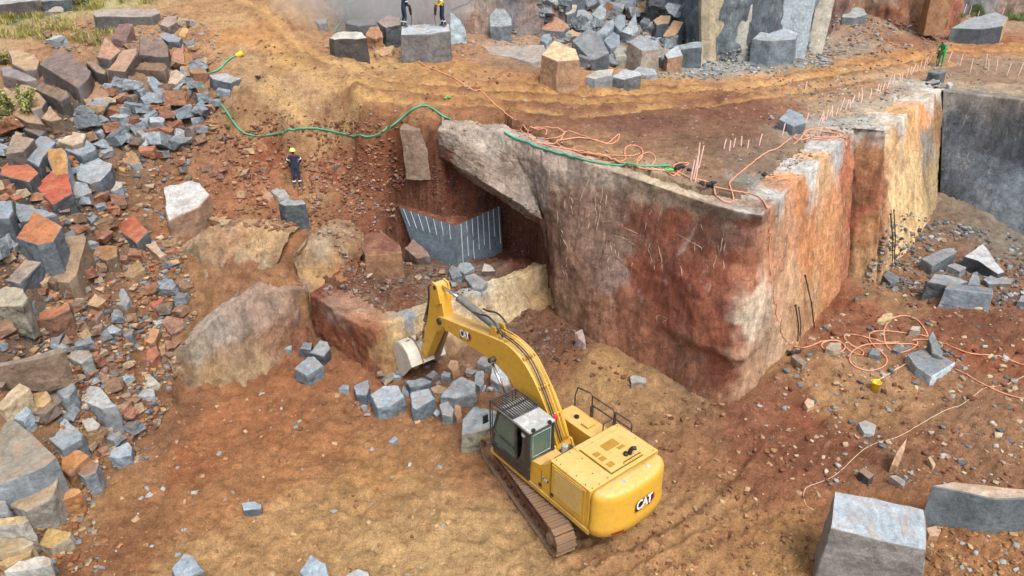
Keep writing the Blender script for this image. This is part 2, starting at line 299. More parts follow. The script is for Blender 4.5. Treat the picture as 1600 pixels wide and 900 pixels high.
# ---------------------------------------------------------------- rock faces (lofted from edge to foot)
def loft(name, cols, res=.13, amp=.12, freq=1.1, mat='face', kind='structure', rough=.035, faces_flip=False, flat=False):
    """cols: list of control columns (3D points, same count each), top row first"""
    C_ = np.array([[tuple(p) for p in c] for c in cols], float)          # n x m x 3
    def resample(A, axis):
        A = np.moveaxis(A, axis, 0); seg = [max(np.linalg.norm(A[k+1]-A[k], axis=-1).mean(), 1e-3) for k in range(len(A)-1)]
        out = []
        for k, L_ in enumerate(seg):
            n = max(1, int(round(L_/res)))
            for j in range(n): out.append(A[k]*(1-j/n)+A[k+1]*(j/n))
        out.append(A[-1]); return np.moveaxis(np.array(out), 0, axis)
    G = resample(resample(C_, 0), 1); n, m = G.shape[:2]
    du = np.gradient(G, axis=0); dv = np.gradient(G, axis=1); N_ = np.cross(dv, du); N_ /= np.linalg.norm(N_, axis=-1)[..., None]+1e-9
    if faces_flip: N_ = -N_
    # widen the normal a little so that neighbouring cells agree
    for _ in range(2):
        N_[1:-1] = (N_[:-2]+N_[1:-1]*2+N_[2:])/4; N_[:, 1:-1] = (N_[:, :-2]+N_[:, 1:-1]*2+N_[:, 2:])/4
    V = G.reshape(-1, 3); Nn = N_.reshape(-1, 3)
    d = fbm(V*freq*np.array([1, 1, .55]), 5, .55, off=31)*amp*2
    r = np.abs(fbm(V*freq*.8*np.array([1, 1, .4]), 3, .5, off=77)); d = d-amp*1.6*np.clip(.16-r, 0, 1)*4*.5
    d = d+fbm(V*7, 3, .6)*rough
    V = V+Nn*d[:, None]
    ii = np.arange(n*m).reshape(n, m); f = np.stack([ii[:-1, :-1], ii[:-1, 1:], ii[1:, 1:], ii[1:, :-1]], -1).reshape(-1, 4)
    if not faces_flip: f = f[:, ::-1]
    o = mesh_obj(name, V, f, M[mat], smooth=not flat)
    if kind: tag(o, kind=kind)
    add_bvh(o); return o
def paint(o, pts, bvh, bright=1., grey=0., tint=(1, 1, 1), pw=3.5, warp=.9, wf=.7, var=.12, sharp_noise=True):
    """mineral colour of the ground or face: nearest sample points win, edges warped by noise"""
    me = o.data; n = len(me.vertices); co = np.empty(n*3, np.float32); me.vertices.foreach_get('co', co); co = co.reshape(-1, 3).astype(float)
    A, Cc = [], []
    for (px, py, hc) in pts:
        p = at(px, py, [bvh]) if not isinstance(hc, tuple) else None
        A.append(tuple(p)); Cc.append(hx(hc, .85, .16))
    A, Cc = np.array(A), np.array(Cc); Cc = Cc*(1-grey)+Cc.mean(1)[:, None]*grey
    w = np.stack([fbm(co*wf, 5, .6, off=a) for a in (11, 41, 71)], -1)*warp*2
    out = np.empty((n, 3))
    for k in range(0, n, 40000):
        D = np.linalg.norm((co+w)[k:k+40000, None]-A[None], axis=2)+.15
        # distances shrink with range so that far samples stay as local as they look
        Wt = 1/D**pw; out[k:k+40000] = (Wt@Cc)/Wt.sum(1)[:, None]
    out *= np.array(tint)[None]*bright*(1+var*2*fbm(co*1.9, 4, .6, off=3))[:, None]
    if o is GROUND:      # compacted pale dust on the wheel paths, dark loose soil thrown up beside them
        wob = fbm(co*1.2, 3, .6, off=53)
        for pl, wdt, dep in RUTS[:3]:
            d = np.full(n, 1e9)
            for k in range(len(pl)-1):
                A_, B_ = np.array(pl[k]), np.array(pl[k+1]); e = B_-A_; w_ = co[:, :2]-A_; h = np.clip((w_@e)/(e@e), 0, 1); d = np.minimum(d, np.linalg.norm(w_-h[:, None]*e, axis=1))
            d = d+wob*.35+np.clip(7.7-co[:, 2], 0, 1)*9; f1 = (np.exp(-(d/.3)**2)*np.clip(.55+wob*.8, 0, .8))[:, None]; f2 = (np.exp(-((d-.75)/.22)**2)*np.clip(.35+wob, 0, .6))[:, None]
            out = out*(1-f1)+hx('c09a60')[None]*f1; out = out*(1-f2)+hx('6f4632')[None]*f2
    at_ = me.color_attributes.new('Col', 'FLOAT_COLOR', 'POINT'); c4 = np.ones((n, 4), np.float32); c4[:, :3] = np.clip(out, .01, .9)
    at_.data.foreach_set('color', c4.ravel())
def along(p, dx, dy, dz=0): return p+Vector((dx, dy, dz))
# main bench: rim on top, arris, weathered lip, foot
def near_line(q_, A, B):
    r_ = ray(*q_[:2]).normalized(); u = (B-A).normalized(); w = O_-A
    a_, b_, c_, d_, e_ = 1., r_.dot(u), 1., r_.dot(w), u.dot(w); t = (b_*e_-c_*d_)/(a_*c_-b_*b_); return O_+r_*t
def T(a, b, c, d):
    A_, B_, D_ = P(*a), P(*b), P(*d)
    m_ = []
    for f_ in (.22, .38, .68, .74):
        q_ = (b[0]+(d[0]-b[0])*f_, b[1]+(d[1]-b[1])*f_); p = near_line(q_, B_, D_) if c[2] < 5 else P(*q_, b[2]+(d[2]-b[2])*f_)
        k_ = max(0, min(1, (b[0]-1010)/130))*(.5 if f_ in (.38, .68) else 0); m_.append(p+Vector((-.35, -.85, 0))*k_)
    return [A_+Vector((-.2, 2.0, -.1)), A_, B_, *m_, D_]
front = [
 T((690,192,8.5),(686,202,8.3),(680,222,7.7),(684,243,7.1)),
 T((745,200,8.4),(745,222,7.9),(752,252,7.2),(762,288,6.5)),
 T((800,212,8.25),(802,240,7.6),(818,285,6.6),(850,345,5.1)),
 T((825,220,8.2),(830,250,7.5),(842,320,5.6),(858,418,2.9)),
 T((850,228,8.1),(855,262,7.4),(862,360,4.4),(872,500,.8)),
 T((900,248,7.95),(904,272,7.4),(912,380,4.2),(925,540,.6)),
 T((1000,281,7.65),(1002,300,7.2),(1004,420,3.9),(1008,585,.1)),
 T((1100,316,7.5),(1098,335,7.0),(1090,460,3.4),(1096,628,-.2)),
 T((1165,333,7.42),(1160,352,6.9),(1148,470,3.4),(1142,645,-.3)),
 T((1190,337,7.4),(1188,352,6.9),(1172,465,3.6),(1152,646,-.3))]
def E_(a, b, c, d):
    A_, D_ = P(*a), P(*d); L_ = [A_+Vector((-1.5, 1.2, -.1)), A_, near_line(b, A_, D_)]
    for f_ in (.22, .38, .68, .74):
        q_ = (b[0]+(d[0]-b[0])*f_, b[1]+(d[1]-b[1])*f_); k_ = max(0, 1-(b[0]-1190)/40)*(.25 if f_ in (.38, .68) else 0); L_.append(near_line(q_, A_, D_)+Vector((.2, -.8, 0))*k_)
    return L_+[D_]
east = [
 E_((1215,312,7.45),(1214,340,6.9),(1204,450,3.7),(1180,618,-.1)),
 E_((1270,262,7.55),(1269,290,6.9),(1262,400,4.0),(1240,560,.1)),
 E_((1335,203,7.65),(1334,225,7.1),(1334,330,4.2),(1325,450,.7)),
 E_((1342,198,7.7),(1341,225,7.1),(1340,330,4.4),(1331,440,1.0)),
 E_((1384,205,7.7),(1384,230,7.1),(1384,330,4.4),(1368,448,.9)),
 E_((1394,197,7.7),(1393,225,7.1),(1390,330,4.4),(1376,442,1.1)),
 E_((1440,160,7.85),(1438,190,7.1),(1436,280,4.5),(1430,385,1.4)),
 E_((1476,138,7.9),(1474,170,7.1),(1468,250,4.6),(1462,330,1.8))]
for i_, c_ in enumerate(front): c_.append(c_[-1]+(Vector((0, 1.3, -.8)) if i_ < 3 else Vector((-.1, 1.6, -.8)) if i_ == 3 else Vector((0, .4, -.5))))
def joint(k, off): return [a.lerp(b, .5)+Vector(off)*(0 if j == 0 else 1) for j, (a, b) in enumerate(zip(east[k], east[k+1]))]
east[5:5] = [joint(4, (-.15, .45, 0))]; east[3:3] = [joint(2, (-.35, .75, 0))]
for c_ in east: c_.append(c_[-1]+Vector((-.4, .3, -.5)))
c0_ = front[0]; front.insert(0, [p+Vector((-.1, 2.6, -.25*k)) for k, p in enumerate(c0_)])
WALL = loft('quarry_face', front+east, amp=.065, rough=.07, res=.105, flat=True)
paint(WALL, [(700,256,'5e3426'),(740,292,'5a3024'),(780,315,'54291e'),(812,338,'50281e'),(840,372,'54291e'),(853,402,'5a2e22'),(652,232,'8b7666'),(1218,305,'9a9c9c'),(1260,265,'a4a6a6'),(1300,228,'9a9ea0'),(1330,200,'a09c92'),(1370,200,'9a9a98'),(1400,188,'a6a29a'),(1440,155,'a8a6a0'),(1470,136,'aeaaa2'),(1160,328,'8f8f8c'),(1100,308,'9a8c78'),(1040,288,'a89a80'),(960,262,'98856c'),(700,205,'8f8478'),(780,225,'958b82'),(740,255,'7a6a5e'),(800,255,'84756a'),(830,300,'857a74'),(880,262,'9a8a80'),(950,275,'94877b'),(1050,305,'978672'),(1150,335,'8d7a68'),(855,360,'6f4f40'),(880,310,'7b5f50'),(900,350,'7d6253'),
 (950,320,'7f6455'),(960,380,'7d6557'),(1000,350,'7c4a36'),(1050,340,'8a4c31'),(1060,400,'7c4834'),(1100,370,'774c3b'),(1150,370,'775043'),(900,420,'866450'),(880,460,'8c6c50'),(960,430,'816a60'),(1010,430,'83462e'),(1070,440,'7c3f2b'),(1120,430,'81452e'),
 (920,490,'845a42'),(980,480,'80503a'),(1040,480,'854a33'),(1100,490,'8b4e36'),(1020,540,'7f5038'),(1080,560,'81553f'),(1120,580,'7d4732'),(1130,520,'874a31'),(1172,360,'8c5a42'),(1160,420,'94593a'),(1185,470,'b9a68f'),(1175,500,'c0b39f'),(1160,560,'b08a6c'),(1165,600,'a98562'),
 (1200,360,'b27f58'),(1230,330,'b58460'),(1210,420,'ab7a58'),(1230,450,'b58d68'),(1215,520,'b09070'),(1250,300,'b9783f'),(1260,380,'b37640'),(1290,270,'c29a6c'),(1300,330,'ba7f48'),(1300,420,'b07640'),(1240,500,'a9845c'),(1325,260,'a8623e'),(1328,350,'9c5638'),(1322,410,'a0623c'),(1265,480,'a97c4d'),
 (1360,240,'97683f'),(1355,300,'8d5a3c'),(1360,360,'94693f'),(1350,410,'9c7a4e'),(1400,220,'b8935f'),(1400,300,'c2a26e'),(1395,380,'bfa06c'),(1425,200,'b98d52'),(1425,260,'b99b68'),(1445,180,'c77f3e'),(1450,220,'77756d'),(1455,280,'958058'),(1465,190,'8c6a42'),(1420,340,'bb9c66')], 1, 1.34, .1, (1.04, .985, .91), pw=6, warp=.28, wf=1.2)
# dark sawn wall on the right
DW = loft('dark_sawn_face', [
 [P(1474,136,7.95)+Vector((.2,1.6,-.12)), P(1474,141,7.9), P(1472,220,5.2), P(1468,322,1.5)],
 [P(1540,140,7.85)+Vector((.2,1.6,-.12)), P(1540,149,7.8), P(1535,240,4.6), P(1525,350,1.1)],
 [P(1600,146,7.8)+Vector((.2,1.6,-.12)), P(1600,156,7.75), P(1598,260,4.2), P(1592,388,.5)],
 [P(1750,160,7.7)+Vector((.2,1.6,-.12)), P(1750,175,7.7), P(1745,300,4.0), P(1735,440,.4)],
 [P(2100,190,7.7)+Vector((.2,1.6,-.12)), P(2100,200,7.7), P(2090,350,4.0), P(2080,500,.4)]], amp=.04, rough=.012)
paint(DW, [(1500,145,'6f6a62'),(1580,155,'777068'),(1500,200,'464a50'),(1580,200,'4b5056'),(1540,260,'4a5158'),(1590,300,'5c656c'),(1500,290,'4a4f55'),(1570,350,'555d62'),(1590,240,'4e555c')], 2, 1.5, warp=.4)
# low ledge behind the bucket
LG = loft('ledge_face', [[c[1]+Vector((.7, 1.3, .05)), c[1], *c[2:]] for c in [
 [P(486,452,3.0), P(484,458,2.8), P(486,500,1.5), P(494,540,.1)],
 [P(520,462,2.8), P(492,463,2.65), P(498,500,1.6), P(505,545,.0)],
 [P(560,480,2.5), P(530,490,2.45), P(538,530,1.2), P(535,568,-.1)],
 [P(590,498,2.35), P(572,512,2.25), P(585,550,1.2), P(590,604,-.3)],
 [P(600,495,2.35), P(584,514,2.22), P(596,552,1.2), P(602,608,-.3)],
 [P(660,478,2.35), P(650,491,2.25), P(656,530,1.2), P(668,592,-.3)],
 [P(760,442,2.4), P(757,455,2.3), P(757,490,1.4), P(762,540,.1)],
 [P(830,415,2.65), P(828,424,2.5), P(826,460,1.5), P(825,512,.4)],
 [P(872,400,2.9), P(870,405,2.8), P(868,440,1.8), P(868,505,.6)]]], amp=.07, rough=.06, res=.1, flat=True)
paint(LG, [(490,480,'6b3a28'),(520,490,'8a6a54'),(515,520,'8a4f30'),(550,540,'8c4c2c'),(570,560,'8b5030'),(575,520,'925a38'),(600,540,'a07a4a'),(620,520,'b0915e'),(640,560,'a8844e'),(660,505,'b39765'),(700,500,'b49c74'),(740,480,'b49d78'),(760,500,'aa936e'),(800,460,'b8a27a'),(840,440,'b09468'),(800,490,'ae9870'),(850,470,'9f7f52'),(640,492,'8b9298'),(740,458,'92928c'),(700,545,'8a6a4a')], 3, 1.2, pw=5, warp=.25)
# big rounded outcrops left of the ledge
def outcrop(name, cols, pts, label, amp=.12):
    cols = [[c[0]+Vector((.15, 1.5, -.25))]+[p+Vector((0, 0, 0)) for p in c] for c in cols]
    o = loft(name, cols, amp=amp, kind=None, res=.10, rough=.06, flat=True); paint(o, pts, len(SOLIDS)-1, .98, warp=.3); tag(o, label, 'rock outcrop'); return o
def K(*q): return [P(*a) for a in q]
outcrop('rock_outcrop', [K((262,560,1.5),(268,575,1.2),(270,595,.6),(272,612,.0)), K((300,515,2.3),(290,540,1.9),(290,580,1.0),(295,628,-.2)), K((340,478,2.9),(325,505,2.5),(320,560,1.3),(325,630,-.3)),
 K((400,445,3.4),(385,470,3.0),(375,540,1.5),(385,618,-.3)), K((450,440,3.2),(440,455,3.0),(435,520,1.5),(440,592,-.3)), K((480,440,3.0),(476,450,2.9),(480,500,1.5),(488,562,-.2)), K((497,445,2.7),(492,462,2.4),(492,500,1.4),(500,548,-.1))],
 [(280,575,'9b7a52'),(300,560,'8f8272'),(340,520,'9a8f84'),(330,580,'a8875a'),(380,500,'93806f'),(370,560,'9a7a5a'),(420,480,'a58a75'),(420,530,'90694c'),(460,480,'9a7a64'),(470,520,'8d5c3f'),(488,500,'6e3c28'),(400,590,'a58a60')], 'big pale slanting rock outcrop with whitish streaks left of the low ledge')
outcrop('rock_outcrop', [K((278,392,4.0),(280,398,3.8),(288,412,3.3),(300,425,2.9)), K((320,358,4.7),(312,380,4.3),(315,410,3.6),(325,450,2.8)), K((370,350,4.8),(355,375,4.4),(352,420,3.4),(358,466,2.6)),
 K((430,352,4.6),(415,380,4.1),(402,420,3.3),(395,468,2.6)), K((452,365,4.3),(444,385,4.0),(430,420,3.3),(412,460,2.8))],
 [(300,400,'8f7c5f'),(330,390,'9c7a56'),(350,420,'7d6a58'),(340,450,'86755f'),(390,390,'a98a62'),(400,430,'9f8560'),(430,380,'a8865c'),(370,370,'a07750')], 'rounded brown outcrop with a flat weathered side below the lone standing worker')
outcrop('rock_outcrop', [K((458,400,4.0),(460,410,3.7),(464,425,3.3),(470,450,2.7)), K((485,362,4.5),(478,385,4.1),(478,425,3.2),(484,470,2.4)), K((520,350,4.5),(512,380,4.1),(510,430,3.0),(512,470,2.3)),
 K((548,365,4.2),(546,390,3.8),(546,420,3.1),(548,452,2.5)), K((564,400,3.5),(562,405,3.4),(558,425,3.0),(552,440,2.7))],
 [(475,400,'a07e56'),(500,390,'9c8a70'),(490,430,'a8834f'),(530,400,'a58055'),(540,430,'96663c'),(555,420,'7c4a30')], 'smooth tan rounded outcrop directly left of the cracked boulder in the recess')
# far cliffs behind the haul road
def cliff(name, base, ztop, lean, pts, label=None, amp=.3, dz=-.6):
    cols = []
    for (px, py, z) in base:
        b = P(px, py, z); cols.append([b+Vector((0, lean+3, ztop-z)), b+Vector((0, lean, ztop-z)), b+Vector((0, lean*.5, (ztop-z)*.5)), b+Vector((0, 0, dz))])
    o = loft(name, cols, amp=amp, res=.22, freq=.6, kind=None if label else 'structure'); paint(o, pts, len(SOLIDS)-1, 1.1, .2, warp=.6, wf=.5)
    if label: tag(o, label, 'rock face')
    return o
cliff('rock_cliff', [(470,6,11.6),(540,42,10.9),(620,52,10.5),(720,58,10.3),(800,56,10.2),(850,62,9.9),(885,60,9.8)], 17, 2.0,
 [(560,10,'9a8a7e'),(620,20,'9b8a7c'),(700,10,'92796a'),(740,30,'8d6b56'),(760,5,'8d7a6c'),(800,20,'74757a'),(830,30,'75635a'),(850,5,'84685a'),(530,20,'a07a58')])
cliff('rock_cliff', [(870,58,9.8),(930,50,9.6),(1000,58,9.2),(1050,80,8.8),(1100,98,8.55),(1150,100,8.5),(1210,96,8.55),(1262,86,8.7),(1285,70,8.9)], 19, 1.5,
 [(900,10,'5f6a73'),(960,10,'6f7b84'),(1020,20,'64727b'),(1060,50,'4d5a63'),(1080,20,'5f6d76'),(1130,40,'66747c'),(1180,30,'525d66'),(1200,60,'4a545c'),(1270,40,'7a8a92'),(1140,80,'6b767b'),(1240,70,'79868d')], amp=.35)
cliff('rock_cliff', [(1278,72,8.9),(1300,55,9.3),(1320,35,9.9),(1345,28,10.0),(1380,30,10.0),(1420,35,9.9),(1450,38,9.7),(1495,40,9.5),(1505,25,9.8),(1600,20,10.0),(1750,25,10)], 17, 1.2,
 [(1290,30,'6d5048'),(1310,10,'7a574a'),(1340,15,'a5764c'),(1370,10,'b89a78'),(1400,20,'b06a38'),(1430,15,'a8794c'),(1460,20,'a8562a'),(1490,15,'a85a30'),(1475,35,'ac6a35'),(1520,10,'6f7476'),(1590,10,'8b705c')])
# ---------------------------------------------------------------- soil colours of the ground
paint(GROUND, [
 # pit floor
 (150,870,'8a5a35'),(230,850,'8f5c35'),(120,780,'a27a4c'),(200,760,'9a6a3e'),(300,880,'ad8450'),(330,800,'a06a3c'),(300,720,'95592f'),(400,760,'a26c3c'),(400,860,'aa804c'),(500,700,'9c6436'),(420,650,'945c33'),(450,600,'945b34'),(350,660,'9a5f34'),
 (500,800,'ac824e'),(600,740,'a8783f'),(600,850,'b08a55'),(680,780,'a98150'),(700,850,'b48f5a'),(760,870,'b28c58'),(740,740,'9a6a40'),(560,640,'96623a'),(480,570,'8c5534'),(540,600,'8f5a36'),(640,690,'9b6c3f'),(840,880,'a98352'),
 (950,880,'a5784a'),(1050,860,'a87a4a'),(1100,790,'a3784a'),(1180,830,'a47242'),(1230,870,'a77a44'),(1100,720,'95653f'),(1180,700,'804b31'),(1200,760,'855033'),(1260,720,'7d4a31'),(1250,660,'84492e'),(1100,660,'8b6241'),(1020,690,'8f6541'),(1000,640,'9a744a'),
 (950,560,'a17a4a'),(920,600,'a27b4c'),(1020,600,'9a764c'),(880,560,'8a5a3c'),(870,530,'6d4531'),(900,520,'6f4733'),(1080,610,'8b6a4a'),(1170,660,'885238'),(1200,620,'85553a'),(820,560,'6a4a38'),(760,560,'7a5a44'),(680,600,'7d5538'),(720,640,'85593a'),(800,700,'8f6238'),
 (1260,580,'9c7045'),(1300,620,'a0774a'),(1350,640,'9d7348'),(1330,560,'97704d'),(1300,520,'8c5436'),(1290,470,'86492f'),(1340,480,'8c5538'),(1400,470,'906a48'),(1420,560,'93694a'),(1390,600,'a07850'),(1450,620,'9a6f48'),(1500,640,'8f684a'),(1560,620,'8f6546'),(1590,560,'8d5334'),(1540,560,'8e4f30'),
 (1480,500,'7d4a33'),(1540,510,'744731'),(1590,500,'7c5038'),(1440,460,'8c6a50'),(1400,440,'8f6544'),(1420,400,'8b6243'),(1480,360,'7a5c48'),(1540,370,'74675a'),(1590,390,'777068'),(1560,440,'7a5a44'),(1500,420,'7d573f'),(1590,440,'8c5f42'),
 (1380,700,'8d6547'),(1440,700,'8a5a3c'),(1520,700,'8f6446'),(1590,700,'946a48'),(1330,690,'7d4a30'),(1490,830,'935f38'),(1560,880,'a06c3c'),(1270,790,'95603a'),(1240,820,'a47440'),(1500,880,'9a6a3e'),
 # scree
 (20,850,'8a6a48'),(60,780,'8a6844'),(150,700,'84603f'),(220,700,'8c6040'),(250,640,'7f5636'),(200,600,'80573b'),(220,540,'84583c'),(150,540,'7a5a44'),(100,560,'6c5a4c'),(60,500,'5e5148'),(100,470,'705440'),(180,470,'7d5a40'),(250,480,'8c5f3e'),(280,500,'95683f'),
 (200,400,'80604a'),(140,400,'6c5644'),(250,400,'8e6040'),(270,350,'94603c'),(180,340,'75543c'),(120,330,'5c4c42'),(60,400,'4e4640'),(20,300,'4a4440'),(200,280,'7a5a42'),(100,220,'4f4a46'),(40,200,'55503f'),(200,190,'565450'),(280,200,'6d5e52'),(330,170,'8a6a4c'),
 (350,250,'8a5a3c'),(320,260,'8b5c3f'),(400,290,'8f5c3e'),(360,320,'97603c'),(420,320,'985f3b'),(360,210,'9a7048'),(400,200,'a2774e'),(420,240,'8f4e2e'),(500,220,'a57d54'),(540,190,'a98258'),(450,170,'a98a64'),(520,250,'8a4e32'),(570,240,'84482c'),(540,290,'92603e'),(500,310,'a27a50'),(560,320,'8a5538'),
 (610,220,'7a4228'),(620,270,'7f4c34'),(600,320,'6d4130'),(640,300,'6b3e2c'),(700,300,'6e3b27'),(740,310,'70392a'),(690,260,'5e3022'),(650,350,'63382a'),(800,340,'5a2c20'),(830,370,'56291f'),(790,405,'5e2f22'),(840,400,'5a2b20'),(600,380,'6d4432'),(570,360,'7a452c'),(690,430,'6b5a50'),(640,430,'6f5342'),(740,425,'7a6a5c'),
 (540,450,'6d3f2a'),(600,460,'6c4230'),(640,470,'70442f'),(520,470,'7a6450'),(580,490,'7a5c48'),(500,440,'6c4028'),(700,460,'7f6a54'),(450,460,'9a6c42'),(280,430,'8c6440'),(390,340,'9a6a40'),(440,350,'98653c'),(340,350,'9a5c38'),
 # upper left
 (20,60,'ab8a62'),(60,55,'a88a5c'),(110,50,'a06a45'),(130,70,'9c7350'),(60,15,'8a8255'),(150,8,'a39a68'),(20,35,'7d7a52'),(280,20,'a47a52'),(300,60,'9c6c48'),(320,110,'a0714a'),(350,30,'b0885a'),(390,60,'b07c44'),(440,80,'b5864c'),(480,50,'a27a54'),(430,20,'b08655'),(380,90,'a8845c'),(500,20,'a07a58'),(540,60,'997250'),
 (450,100,'b3894f'),(520,110,'b78f58'),(600,105,'b38a55'),(560,140,'b38648'),(470,140,'b48f62'),(400,130,'ab8860'),(640,130,'ad8048'),(700,105,'a8773f'),(700,150,'a06a3c'),(760,120,'a5774a'),(790,80,'a48a72'),(740,75,'9c6f50'),(820,100,'8f6c50'),(640,165,'a4744a'),(740,180,'946440'),(800,150,'9a683c'),
 (850,130,'a8753f'),(900,155,'9b6a3c'),(960,140,'b08048'),(1050,130,'b3834a'),(1000,160,'a1733f'),(870,180,'7d5338'),(950,185,'73493a'),(1020,190,'70483a'),(1100,170,'7a4c38'),(1150,160,'744433'),(1080,150,'99673e'),(1180,140,'b08150'),(1200,125,'b9864c'),(1280,110,'b5803f'),(1350,95,'b27c42'),(1420,85,'b0783c'),(1500,75,'a97440'),(1590,72,'b07c44'),
 (1090,105,'8a8a86'),(1150,105,'8c8a84'),(1230,98,'80807c'),(1300,82,'8c8074'),(1350,70,'94806f'),(1400,62,'8c5c3e'),(1450,62,'80503a'),(1330,45,'927460'),(1420,50,'967b66'),(1560,62,'8c5838'),(1560,40,'977a62'),(1250,140,'a87a50'),(1300,140,'9c7450'),(1350,135,'a07852'),(1230,165,'8c5f44'),
 (1200,180,'7a4b38'),(1150,210,'7a5440'),(1080,220,'7c5a44'),(1000,220,'865f46'),(920,215,'8a6244'),(900,235,'a0764e'),(960,255,'a27c54'),(1050,275,'94765a'),(1020,285,'a89478'),(1100,260,'836049'),(1150,300,'7c6450'),(1180,322,'8b8b88'),(1180,250,'7f6856'),(1230,240,'86705c'),(1230,270,'8d7a68'),(1280,215,'a4978a'),
 (1330,190,'9d9d9c'),(1300,200,'989a9c'),(1400,160,'a8a49c'),(1360,170,'a59684'),(1380,150,'a18468'),(1290,175,'a38564'),(1450,145,'a8a4a0'),(1440,120,'a3805e'),(1500,110,'8a705c'),(1550,100,'8b735f'),(1590,100,'8f7864'),(1500,135,'a08a72'),(1590,140,'a38c74'),(1550,125,'8b6f58')],
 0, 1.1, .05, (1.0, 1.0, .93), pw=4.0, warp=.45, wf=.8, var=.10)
# ---------------------------------------------------------------- stone blocks
PAL = dict(g='8b969e', gl='a9b3b9', gd='555e66', bl='8796a2', br='7b6758', pb='70605a', tn='b09263', of='b0783f', ru='a9532d', wh='c6c8c6', rb='8b6248', dk='3d4248')
def pc(n):
    a = hx(PAL.get(n, n), .85, .16); return a*(.84 if a[2] > a[0] else .95)
def finish_block(name, bm, cols, size, seed, jag=1.):
    """bevel, break up and roughen a closed block; material_index carries the colour of each face"""
    bmesh.ops.recalc_face_normals(bm, faces=bm.faces)
    bw = min(.028, size*.02)
    rb = bmesh.ops.bevel(bm, geom=list(bm.edges), offset=bw, segments=1, affect='EDGES', clamp_overlap=True, profile=.6)
    bm.normal_update(); nf = set(rb['faces']); big = [f for f in bm.faces if f not in nf]; bs = set(big)
    for f in bm.faces:
        if f in bs: continue
        c_ = sorted(big, key=lambda g_: -(g_.normal.dot(f.normal)-(.5 if g_.material_index == 0 and f.normal.z < .75 else 0)))[0]; f.material_index = c_.material_index
    bmesh.ops.triangulate(bm, faces=bm.faces)
    for _ in range(4):
        lim = max(.16, size*.14); e = [x for x in bm.edges if x.calc_length() > lim]
        if not e or len(bm.verts) > 1500: break
        bmesh.ops.subdivide_edges(bm, edges=e, cuts=1); bmesh.ops.triangulate(bm, faces=[f for f in bm.faces if len(f.verts) > 3])
    bm.normal_update(); vs = list(bm.verts); co = np.array([v.co[:] for v in vs])
    a = min(size*.045, .06)*jag
    d = fbm(co*(1.4/size)+seed*3.3, 3)*a*1.6+(fbm(co*(5/size)+seed, 3, .6)-np.abs(fbm(co*(3/size)+seed*2, 3, .6)))*a*.8
    for v, k in zip(vs, d): v.co += v.normal*float(k)
    me = bpy.data.meshes.new(name); bm.to_mesh(me)
    mi = np.array([p.material_index for p in me.polygons]); lt = np.array([p.loop_total for p in me.polygons])
    pcx = np.array([cols[min(i, len(cols)-1)] for i in mi]); lc = np.repeat(pcx, lt, axis=0)
    at_ = me.color_attributes.new('Col', 'FLOAT_COLOR', 'CORNER'); c4 = np.ones((len(lc), 4), np.float32); c4[:, :3] = lc
    at_.data.foreach_set('color', c4.ravel()); me.polygons.foreach_set('material_index', np.zeros(len(mi), np.int32))
    bm.free(); me.materials.append(M['stone']); return link(bpy.data.objects.new(name, me))
def slab(label, pts, h, top='g', side=None, sy=.12, sx=0., seed=None, spread=1.04, name='stone_block', cat='stone block', z0=None, sidex=None, jag=1., group=None, sink=.3):
    """block whose top outline is given; it stands on the ground under it"""
    rnd = random.Random(seed if seed is not None else hash((round(pts[0][0]), round(pts[0][1]))) % 9999)
    cx = sum(p[0] for p in pts)/len(pts); cy = sum(p[1] for p in pts)/len(pts)
    fx, fy = max(pts, key=lambda p: p[1]); g = at(cx, cy); dd = (at(fx, fy)-O_).length
    B_ = at(fx, fy+h*F*.88/dd) if z0 is None else P(fx, fy, z0)
    if (B_-O_).length < dd*.8: B_ = at(fx, fy)
    if z0 is None: rf = ray(fx, fy); c = O_+rf*(B_.y/rf.y); z = B_.z
    else: c = P(fx, fy, z0+h); z = z0
    if cy < 150: sy = max(sy, .3)
    if c.z < z+.2*h: c.z = z+.2*h
    top_v = []
    for p in pts:      # meet the tilted top plane  Z = c.z + sy*(Y-c.y) + sx*(X-c.x)
        r = ray(*p); t = (c.z-H-sy*c.y-sx*c.x)/(r.z-sy*r.y-sx*r.x); top_v.append(Vector((r.x*t, r.y*t, H+r.z*t)))
    zmin = min(v.z for v in top_v)
    c = sum(top_v, Vector())/len(top_v); org = Vector((c.x, c.y, z)); bm = bmesh.new(); n = len(pts); s0 = z0 if z0 is not None else None
    tv = [bm.verts.new(v-org) for v in top_v]; bv = []
    size = max((a-b).length for a in top_v for b in top_v)
    for v in top_v:
        o = (v-c)*spread; o.z = 0; q_ = c+o
        zb = (max(min(gz_at(q_.x, q_.y, z+1.0), z), z-.5)-.22) if z0 is None else z0
        zb = min(zb, v.z-.12*h)
        k = 1+rnd.uniform(-.05, .05)
        bv.append(bm.verts.new(Vector((c.x+o.x*k, c.y+o.y*k, zb))-org))
    for v in tv: v.co.z += rnd.uniform(-.04, .04)*h
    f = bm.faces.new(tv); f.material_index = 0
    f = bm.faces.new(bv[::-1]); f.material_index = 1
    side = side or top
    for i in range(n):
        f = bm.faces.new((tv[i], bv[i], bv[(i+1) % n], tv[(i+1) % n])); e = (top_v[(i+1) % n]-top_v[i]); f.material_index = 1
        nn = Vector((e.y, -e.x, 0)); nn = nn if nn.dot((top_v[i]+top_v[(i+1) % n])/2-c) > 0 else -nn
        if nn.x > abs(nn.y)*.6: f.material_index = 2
    c0, c1 = pc(top), pc(side); c2 = pc(sidex) if sidex else c1*rnd.uniform(.85, 1.1)  # scree blocks: dark side colours carry shade on top of the stone's own tone
    o = finish_block(name, bm, [c0, c1, c2], size, rnd.uniform(0, 50), jag); o.location = org
    tag(o, label, cat, group); return o
